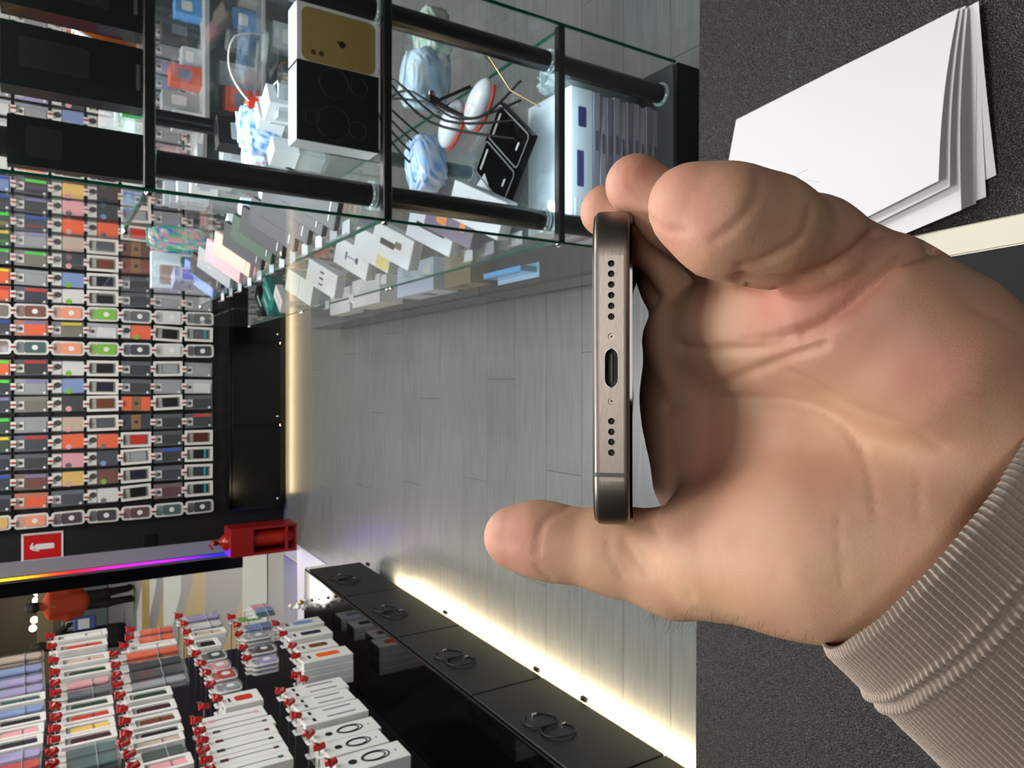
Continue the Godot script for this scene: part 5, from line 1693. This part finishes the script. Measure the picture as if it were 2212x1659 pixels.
	single("white_cable", "white charging cable looped on the upper shelf of the cabinet", "cable", wire(curve([Vector3(w0.x + 0.2, YA + 0.004, w0.z - 0.1), Vector3(w0.x + 0.12, YA + 0.12, w0.z), Vector3(w0.x + 0.02, YA + 0.14, w0.z + 0.02), Vector3(w0.x - 0.06, YA + 0.09, w0.z + 0.02), Vector3(w0.x - 0.09, YA + 0.003, w0.z)]), 0.003, 8), tint(Color(0.78, 0.75, 0.7), 0.4))
	var back := [[560, 40, 0.11, 0.06, 0.07, Color(0.55, 0.56, 0.56), "grey"], [545, 75, 0.12, 0.05, 0.03, Color(0.1, 0.45, 0.75), "blue"], [560, 125, 0.09, 0.09, 0.05, Color(0.75, 0.2, 0.1), "orange red"], [520, 95, 0.1, 0.13, 0.05, Color(0.04, 0.045, 0.05), "black"], [480, 130, 0.1, 0.09, 0.06, Color(0.66, 0.68, 0.68), "pale grey"], [490, 190, 0.1, 0.13, 0.06, Color(0.03, 0.03, 0.035), "dark"], [520, 205, 0.03, 0.12, 0.03, Color(0.25, 0.4, 0.85), "violet blue"], [460, 60, 0.14, 0.12, 0.06, Color(0.6, 0.62, 0.62), "light"], [430, 170, 0.09, 0.1, 0.05, Color(0.68, 0.68, 0.66), "ivory"], [400, 60, 0.1, 0.16, 0.05, Color(0.58, 0.61, 0.62), "frosted"], [410, 110, 0.09, 0.12, 0.05, Color(0.7, 0.72, 0.73), "white"], [385, 20, 0.1, 0.14, 0.05, Color(0.66, 0.67, 0.68), "silver"], [500, 20, 0.12, 0.09, 0.06, Color(0.62, 0.65, 0.64), "ash grey"], [590, 70, 0.1, 0.05, 0.09, Color(0.6, 0.63, 0.63), "mist grey"], [590, 120, 0.08, 0.05, 0.08, Color(0.68, 0.7, 0.7), "cloudy white"]]
	for k in back.size():
		var c: Array = back[k]
		var w := on_y(c[0] + 40, c[1], YA)
		w = Vector3(clampf(w.x, XL + 0.08, XR - 0.07), YA, maxf(w.z, -3.3))
		carton("goods_box", "%s box among the goods at the back of the upper shelf" % c[6], w, Vector3(c[2], c[3], c[4]), 0.2 * (k % 4) - 0.3, c[5], [["f", 0, 0, c[2] * 0.6, c[3] * 0.4, Color(0.55, 0.56, 0.58)]], "goods at the back of the upper shelf")
	pouch("clear_pouch", "teal, pink and blue film pack at the far end of the upper shelf", on_y(450, 525, YA), Vector3(0.11, 0.22, 0.06), 0.5, [Color(0.25, 0.65, 0.5), Color(0.8, 0.55, 0.58), Color(0.3, 0.36, 0.7), Color(0.75, 0.8, 0.8)], 51)
	carton("picture_box", "white box with a pale portrait picture at the far end of the upper shelf", Vector3(0.47, YA, -3.36), Vector3(0.15, 0.2, 0.05), 0.0, Color(0.76, 0.82, 0.84), [["f", -0.02, 0.03, 0.08, 0.08, Color(0.6, 0.5, 0.48)], ["f", 0.035, -0.04, 0.05, 0.06, Color(0.25, 0.42, 0.48)]])
	carton("picture_box", "lilac edged clear box standing near the far end of the upper shelf", Vector3(0.42, YA, -3.2), Vector3(0.06, 0.14, 0.09), 0.3, Color(0.6, 0.62, 0.72), [["f", 0, 0, 0.04, 0.08, Color(0.45, 0.42, 0.75)]])
	for c in [[610, 420, 0.06], [560, 455, 0.05], [530, 490, 0.06]]:
		carton("white_charger_box", "small white charger box among the dark slabs of the upper shelf", on_y(c[0], c[1], YA) , Vector3(c[2], 0.06, 0.05), 0.5, white, [["f", 0, 0, c[2] * 0.5, 0.02, Color(0.55, 0.57, 0.6)]], "white charger boxes on the upper shelf")
	# slabs leaning along the upper shelf's aisle edge
	var tones := [[735, 500, "k"], [708, 512, "k"], [676, 530, "k"], [646, 545, "d"], [620, 560, "k"], [596, 572, "v"], [574, 584, "d"], [548, 600, "e"], [526, 612, "p"], [505, 624, "s"], [486, 634, "k"], [468, 644, "u"]]
	for k in tones.size():
		var c: Array = tones[k]
		var col := pal(c[2])
		slab("display_phone", "%s slim phone carton leaning along the aisle edge of the upper cabinet shelf" % PAL[c[2]][0], c[0], c[1], YA, Vector3(0.082, 0.016, 0.2), col, [[0, -0.075, 0.05, 0.004, Color(0.6, 0.6, 0.6)]], "cartons leaning on the upper shelf", 0.42, 0.55)
		tag_strip(on_y(c[0] + 14, c[1] + 2, YA), k)
	# white cartons along the middle shelf's aisle edge
	var whites := [[1100, 520, Color(0.78, 0.8, 0.81), "grid"], [1040, 540, Color(0.4, 0.36, 0.44), "orange disc"], [995, 556, Color(0.76, 0.78, 0.8), "dark bar"], [905, 585, Color(0.78, 0.8, 0.8), "brown figure"], [860, 590, Color(0.78, 0.8, 0.8), "yellow end"], [812, 606, Color(0.78, 0.8, 0.8), "blue key"], [742, 645, Color(0.78, 0.8, 0.8), "three marks"], [690, 660, Color(0.74, 0.78, 0.76), "plain lid"]]
	for k in whites.size():
		var c: Array = whites[k]
		var pr := []
		match c[3]:
			"grid": pr = [[0, 0.0, 0.05, 0.002, Color(0.6, 0.6, 0.6)], [0, 0.03, 0.05, 0.002, Color(0.6, 0.6, 0.6)]]
			"orange disc": pr = [[0, 0.03, 0.04, 0.04, Color(0.8, 0.5, 0.25)], [0, -0.05, 0.03, 0.02, Color(0.8, 0.5, 0.25)]]
			"dark bar": pr = [[0.0, 0.0, 0.014, 0.12, Color(0.13, 0.06, 0.11)]]
			"brown figure": pr = [[0.0, 0.02, 0.02, 0.07, Color(0.2, 0.15, 0.12)], [0.01, -0.03, 0.022, 0.03, Color(0.4, 0.33, 0.25)]]
			"yellow end": pr = [[0, -0.06, 0.094, 0.06, Color(0.75, 0.7, 0.42)]]
			"blue key": pr = [[0.0, -0.03, 0.022, 0.014, Color(0.2, 0.22, 0.42)], [0.0, 0.03, 0.03, 0.008, Color(0.2, 0.22, 0.42)], [0.0, 0.0, 0.003, 0.06, Color(0.2, 0.22, 0.42)]]
			"three marks": pr = [[-0.025, 0.0, 0.008, 0.025, ink], [0.0, 0.0, 0.008, 0.025, ink], [0.025, 0.0, 0.008, 0.025, ink]]
			_: pr = [[0, 0.0, 0.09, 0.0015, Color(0.55, 0.57, 0.55)]]
		slab("product_carton", "pale carton with %s print leaning along the middle shelf's aisle edge" % c[3], c[0], c[1], YB, Vector3(0.1, 0.045, 0.19), c[2], pr, "cartons leaning on the middle shelf", 0.35, 0.5)
		tag_strip(on_y(c[0] + 18, c[1] + 4, YB), k)
	for c in [[605, 668, 0.3, "a"], [585, 690, 0.26, "k"], [600, 700, 0.2, "a"], [628, 706, 0.2, "w"]]:
		var w := on_y(c[0], c[1], YB)
		var l := carton("long_box", "long %s box lying on the far low cabinet" % PAL[c[3]][0], Vector3(clampf(w.x + 0.09, XL + 0.02 + c[2] * 0.35, XR - 0.1), YB, w.z - 0.1), Vector3(c[2] * 0.75, 0.035, 0.07), 0.9, pal(c[3]) if c[3] != "a" else Color(0.05, 0.45, 0.42), [["t", 0, 0, c[2] * 0.4, 0.012, Color(0.6, 0.7, 0.7)]], "long boxes on the far low cabinet")
	# on the cabinet's floor along the aisle
	for c in [[742, 786, 688, 0.075, white, "small white box on the cabinet floor", []], [803, 878, 682, 0.115, white, "large white box on the cabinet floor", []], [900, 1000, 664, 0.11, Color(0.7, 0.76, 0.84), "white box with a blue and pink picture on the cabinet floor", [["l", 0.03, 0.0, 0.05, 0.05, Color(0.25, 0.25, 0.4)], ["l", -0.02, 0.015, 0.03, 0.02, Color(0.7, 0.45, 0.55)]]], [1004, 1062, 645, 0.09, Color(0.48, 0.44, 0.33), "beige carton with a dark pattern on the cabinet floor", [["l", 0, 0.02, 0.06, 0.03, Color(0.12, 0.11, 0.09)]]]]:
		var a := on_y(c[0], c[2], Y0)
		var b := on_y(c[1], c[2] - 8, Y0)
		var ln := absf(a.z - b.z)
		carton("floor_box", c[5], Vector3(XL + 0.03 + 0.07, Y0, (a.z + b.z) / 2), Vector3(0.13, c[3], minf(ln, 0.34)), 0.0, c[4], c[6])
	var bar := thing("acrylic_sign", "blue edged clear acrylic block on the cabinet floor", "sign holder", "", Vector3(XL + 0.05, Y0, on_y(1120, 610, Y0).z))
	part(bar, "block", bbox(Vector3(0.02, 0.07, 0.24), 0.003), mat("acrylic_blue", Color(0.4, 0.68, 0.9), 0.1), Vector3(0, 0.037, 0))
	part(bar, "foot", bbox(Vector3(0.05, 0.004, 0.26), 0.001), mat("acrylic_pale", Color(0.7, 0.85, 0.95), 0.1), Vector3(0.0, 0.002, 0))
	# middle shelf, seen from above through the front pane
	for k in 2:
		var o := carton("case_box", "flat black case box with pale rounded outline on the middle shelf", Vector3(0.6, YB, -1.64) + Vector3(0.755, 0, 0.655) * (0.0505 * (2 * k - 1)), Vector3(0.1, 0.02, 0.2), -0.714, Color(0.015, 0.015, 0.017), [], "flat black case boxes on the middle shelf")
		part(o, "outline", frame(0.094, 0.19, 0.014, 0.004, 0.001), tint(Color(0.42, 0.43, 0.43), 0.3), Vector3(0, 0.0206, 0), Basis(Vector3.RIGHT, -PI / 2))
		part(o, "slot_print", plate(0.022, 0.007, 0.001, 0.0034), tint(Color(0.75, 0.76, 0.76), 0.3), Vector3(0.0, 0.0206, 0.06), Basis(Vector3.RIGHT, -PI / 2))
		part(o, "bar_print", plate(0.06, 0.009, 0.001, 0.003), tint(Color(0.6, 0.6, 0.57), 0.3), Vector3(0, 0.0206, -0.07), Basis(Vector3.RIGHT, -PI / 2))
	for k in 2:
		var w := on_y(1015 + 62 * k, 285 - 42 * k, YB)
		var b := MB.new()
		b.ball(Vector3(0, 0.032, 0), Vector3(0.042, 0.031, 0.075), 14, 24)
		var o := thing("white_mouse", "rounded white device with a red stripe on the middle shelf", "mouse", "rounded white devices", w + Vector3(0.03, 0, -0.05), 0.75)
		part(o, "shell", b.done(), tint(Color(0.78, 0.79, 0.8), 0.25))
		var ps := []
		for s in 13:
			var a := lerpf(-1.2, 1.2, s / 12.0)
			ps.append(Vector3(-0.0385 * cos(a) - 0.002, 0.022, 0.074 * sin(a)))
		part(o, "stripe", wire(ps, 0.006, 6), tint(Color(0.72, 0.2, 0.15), 0.4))
	var gw := on_y(1130, 210, YB)
	single("gold_wire_stand", "thin gold wire stand bent at two corners on the middle shelf", "stand", wire([gw + Vector3(-0.05, 0.003, 0.08), gw + Vector3(0.0, 0.05, 0.02), gw + Vector3(0.1, 0.1, -0.02), gw + Vector3(0.16, 0.1, -0.1), gw + Vector3(0.13, 0.003, -0.14)], 0.0022, 6), mat("gold_wire", Color(0.68, 0.6, 0.42), 0.3, 0.7))
	pouch("clear_pouch", "crinkled blue film pack by the post on the middle shelf", on_y(945, 365, YB) + Vector3(0, 0, 0.02), Vector3(0.17, 0.1, 0.12), 0.3, [Color(0.78, 0.85, 0.92), Color(0.45, 0.66, 0.9), Color(0.82, 0.87, 0.93), Color(0.6, 0.72, 0.9)], 22)
	pouch("clear_pouch", "large crinkled clear film pack on the middle shelf", on_y(980, 170, YB) + Vector3(0, 0, -0.06), Vector3(0.17, 0.13, 0.13), -0.3, [Color(0.72, 0.8, 0.82), Color(0.62, 0.76, 0.88), Color(0.66, 0.72, 0.72)], 27)
	pouch("clear_pouch", "pale green and pink film pack by the right pane of the middle shelf", on_y(990, 60, YB) + Vector3(-0.01, 0, -0.08), Vector3(0.16, 0.09, 0.12), 0.2, [Color(0.6, 0.68, 0.64), Color(0.55, 0.7, 0.6), Color(0.72, 0.55, 0.52)], 31)
	var tp := on_y(1010, 235, YB)
	var tripod := thing("mini_tripod", "small black camera tripod on the middle shelf", "tripod", "", tp)
	for k in 3:
		var a := TAU * k / 3.0 + 0.4
		part(tripod, "leg", rod(Vector3(cos(a) * 0.06, 0.004, sin(a) * 0.06), Vector3(0, 0.1, 0), 0.005), mat("tripod_black", Color(0.02, 0.02, 0.022), 0.4))
	part(tripod, "head", bbox(Vector3(0.022, 0.03, 0.022), 0.004), mat("tripod_black", Color.WHITE), Vector3(0, 0.11, 0))
	part(tripod, "knob", disc(0.011, 0.012, 12), mat("chrome", Color.WHITE), Vector3(0.018, 0.115, 0), Basis(Vector3.UP, PI / 2))
	part(tripod, "clamp", bbox(Vector3(0.03, 0.02, 0.03), 0.004), tint(Color(0.5, 0.58, 0.58), 0.3), Vector3(-0.004, 0.135, 0))
	carton("tag_box", "white tag box with a hole leaning near the post on the middle shelf", on_y(1045, 425, YB), Vector3(0.06, 0.02, 0.12), 0.5, white, [["t", 0, 0.03, 0.012, 0.008, ink]])
	# black cables coiled at the right pane
	var cb := on_y(1180, 45, YB)
	cb.x = 0.74
	for k in 4:
		single("black_cable", "black charging cable curling at the right pane of the middle shelf", "cable", wire(curve([cb + Vector3(0.03 - 0.05 * k, 0.006, -0.1), cb + Vector3(-0.05, 0.08 + 0.03 * k, -0.2 - 0.03 * k), cb + Vector3(0.02 + 0.02 * k, 0.16 + 0.05 * k, -0.34), cb + Vector3(0.06 - 0.03 * k, 0.2, -0.5), cb + Vector3(-0.04 * k, 0.006, -0.6)]), 0.0035, 6), mat("cable_black", Color(0.012, 0.012, 0.013), 0.4), Vector3.ZERO, Basis(), "black cables by the right pane")
	# cabinet floor, front: a stack of thin silver boxes, a white box on top and a film pack
	var s0 := on_z(1425, 330, ZF - 0.07)
	var count := 10
	for k in count:
		var hh := 0.0225
		carton("thin_box", "thin silver grey box in the stack on the cabinet floor", Vector3(0.565 + 0.004 * sin(k * 2.3), Y0 + hh * k, ZF - 0.15), Vector3(0.345, hh - 0.0012, 0.19), 0.012 * sin(k * 4.1), [Color(0.62, 0.62, 0.68), Color(0.5, 0.5, 0.56), Color(0.66, 0.67, 0.72)][k % 3], [["f", 0.05, 0, 0.05, 0.008, Color(0.4, 0.4, 0.46)]], "stack of thin silver boxes")
	var ty := Y0 + 0.0225 * count
	carton("white_box", "white box with small pictures on top of the silver stack", Vector3(0.57, ty, ZF - 0.15), Vector3(0.345, 0.07, 0.19), 0.0, Color(0.8, 0.85, 0.88), [["f", 0.1, 0.0, 0.05, 0.024, Color(0.2, 0.22, 0.42)], ["f", -0.03, 0.006, 0.09, 0.02, Color(0.24, 0.25, 0.45)], ["f", -0.12, -0.005, 0.02, 0.012, Color(0.2, 0.2, 0.22)], ["f", -0.13, 0.02, 0.05, 0.006, Color(0.9, 0.93, 0.95)]])
	pouch("clear_pouch", "white film pack beside the silver stack by the right pane", Vector3(0.795, Y0, ZF - 0.16), Vector3(0.075, 0.3, 0.1), 0.1, [Color(0.7, 0.78, 0.78), Color(0.76, 0.82, 0.82), Color(0.6, 0.66, 0.66)], 41)

func side_table() -> void:
	# a pale display table on the far side of the cabinet, seen through its panes
	var t := thing("display_table", "pale grey display table with a lower shelf behind the glass cabinet", "table")
	var pale := mat("table_pale", Color(0.6, 0.62, 0.62), 0.5)
	part(t, "table_top", bbox(Vector3(1.36, 0.03, 0.45), 0.003), pale, Vector3(2.12, 0.735, -4.9))
	part(t, "lower_shelf", bbox(Vector3(1.3, 0.02, 0.42), 0.002), pale, Vector3(2.12, 0.4, -4.9))
	part(t, "plinth", bbox(Vector3(1.3, 0.1, 0.4), 0.002), pale, Vector3(2.12, 0.05, -4.9))
	part(t, "back_panel", bbox(Vector3(1.3, 0.62, 0.012), 0.001), pale, Vector3(2.12, 0.41, -5.11))
	for x in [1.45, 2.79]:
		part(t, "side_panel", bbox(Vector3(0.02, 0.72, 0.42), 0.002), pale, Vector3(x, 0.36, -4.9))
	var r := RandomNumberGenerator.new()
	r.seed = 44
	var hues := [[Color(0.72, 0.75, 0.76), "white"], [Color(0.6, 0.64, 0.65), "frosted grey"], [Color(0.78, 0.3, 0.12), "orange"], [Color(0.66, 0.7, 0.72), "pale"], [Color(0.12, 0.13, 0.15), "charcoal"], [Color(0.3, 0.55, 0.8), "blue"], [Color(0.7, 0.72, 0.7), "ivory"], [Color(0.55, 0.5, 0.68), "lilac"]]
	var k := 0
	for lvl in [[0.75, 9, "table top"], [0.41, 7, "lower shelf"], [0.1, 6, "bottom"]]:
		for i in lvl[1]:
			var h: Array = hues[k % hues.size()]
			k += 1
			var w: float = 1.22 / lvl[1]
			var hh: float = r.randf_range(0.1, 0.3) if lvl[0] > 0.6 else r.randf_range(0.1, 0.24)
			carton("table_box", "%s box on the %s of the pale display table" % [h[1], lvl[2]], Vector3(1.5 + w * (i + 0.5), lvl[0], -4.84 + r.randf_range(-0.05, 0.05)), Vector3(w * 0.82, hh, 0.1), r.randf_range(-0.25, 0.25), h[0], [["f", 0, 0.01, w * 0.45, hh * 0.4, Color(0.4, 0.43, 0.46) if k % 2 else Color(0.8, 0.82, 0.82)]], "boxes on the pale display table")

func tag_strip(q: Vector3, k: int) -> void:
	var t := thing("shelf_tag", "small pale price tag on the aisle edge of a cabinet shelf", "price tag", "price tags on the cabinet shelves", q + Vector3(0.01, 0.001, 0))
	part(t, "card", bbox(Vector3(0.034, 0.0012, 0.05), 0.0003), tint([Color(0.6, 0.62, 0.62), Color(0.5, 0.53, 0.54), Color(0.68, 0.69, 0.69)][k % 3], 0.25), Vector3(0, 0.001, 0))
	part(t, "holder", bbox(Vector3(0.004, 0.012, 0.05), 0.001), glass("acrylic", Color.WHITE, 0.2), Vector3(-0.018, 0.0065, 0))

# ---------------------------------------------------------------- papers and a tablet on the counter
func leaf(b: MB, far_fold: Vector3, near_fold: Vector3, far_open: Vector3, near_open: Vector3, bow: float) -> void:
	var nx := 14
	var ny := 6
	var f := b.v.size()
	for i in nx + 1:
		var u := float(i) / nx
		for j in ny + 1:
			var w := float(j) / ny
			var p := far_fold.lerp(near_fold, w).lerp(far_open.lerp(near_open, w), u)
			p.y += bow * sin(PI * u) * (0.6 + 0.4 * w)
			b.vert(p, Vector3.UP, Vector2(u, w))
	for i in nx:
		for j in ny:
			var a := f + i * (ny + 1) + j
			b.tri(a, a + 1, a + ny + 2)
			b.tri(a, a + ny + 2, a + ny + 1)

func desk_things() -> void:
	var m := mat("paper", Color(0.8, 0.79, 0.8), 0.75)
	m.backlight_enabled = true
	m.backlight = Color(0.12, 0.12, 0.12)
	var t := thing("folded_papers", "loosely folded white sheets of paper on the black counter", "paper")
	# corners: fold edge on the right, open edge lifted on the left
	var y := DESK + 0.002
	var ff := on_y(1590, 260, y + 0.004)
	var nf := on_y(2070, 18, y + 0.010)
	var no := on_y(2027, 391, y + 0.034)
	var fo := on_y(1535, 640, y + 0.02)
	for k in 3:
		var b := MB.new()
		var d := Vector3(-0.0008 * k, -0.003 * k, 0.001 * k)
		leaf(b, ff + d * 0.3, nf + d * 0.6 + Vector3(0, 0, 0.002 * k), fo + d + Vector3(-0.008 * k, 0, 0), no + d + Vector3(-0.02 if k == 2 else -0.003 * k, -0.006 * k, 0.003 * k), 0.006)
		b.n = normals_of(b.v, b.i)
		part(t, "sheet", b.done(), m)
	var lows := [[2152, 378, 0.0022], [2108, 440, 0.0035], [2130, 425, 0.003]]
	for k in 3:
		var b := MB.new()
		var q := on_y(lows[k][0], lows[k][1], DESK + lows[k][2])
		var fo2 := on_y(1560, 660, DESK + lows[k][2])
		leaf(b, ff + Vector3(0, -0.004, 0), nf + Vector3(0.002, -0.006 - 0.0005 * k, 0.012), fo2, q, 0.002)
		b.n = normals_of(b.v, b.i)
		part(t, "sheet", b.done(), m)
	var fold := MB.new()
	fold.tube([ff + Vector3(0, -0.002, 0), ff.lerp(nf, 0.5) + Vector3(0.0006, -0.003, 0), nf + Vector3(0, -0.004, 0.004)], 0.0016, 8)
	part(t, "fold_edge", fold.done(), m)
	# a tablet with a cream surround, its screen off
	var a := on_y(1935, 516, DESK + 0.009)
	var b2 := on_y(2212, 459, DESK + 0.009)
	var dir := (b2 - a).normalized()
	var nrm := Vector3(-dir.z, 0, dir.x)
	if nrm.x > 0:
		nrm = -nrm
	var W := 0.26
	var D := 0.19
	var tab := thing("tablet", "dark screened tablet with a cream surround lying on the counter", "tablet")
	tab.transform = Transform3D(Basis(dir, Vector3.UP, dir.cross(Vector3.UP)), a + dir * (W / 2 - 0.02) + nrm * (D / 2) - Vector3(0, 0.009, 0))
	var e := on_y(2150, 536, DESK + 0.009)
	var rim := absf((e - a).dot(nrm))
	part(tab, "surround", bbox(Vector3(W, 0.008, D), 0.0012), tint(Color(0.76, 0.74, 0.66), 0.4), Vector3(0, 0.0045, 0))
	part(tab, "bezel", bbox(Vector3(W - rim * 1.7, 0.0018, D - rim * 1.94), 0.0008), mat("bezel_silver", Color(0.6, 0.57, 0.52), 0.3, 0.8), Vector3(0, 0.009, 0))
	part(tab, "screen", bbox(Vector3(W - rim * 1.7 - 0.003, 0.001, D - rim * 1.94 - 0.003), 0.0003), mat("tablet_screen", Color(0.03, 0.032, 0.032), 0.55, 0.0, 0.3), Vector3(0, 0.0102, 0))
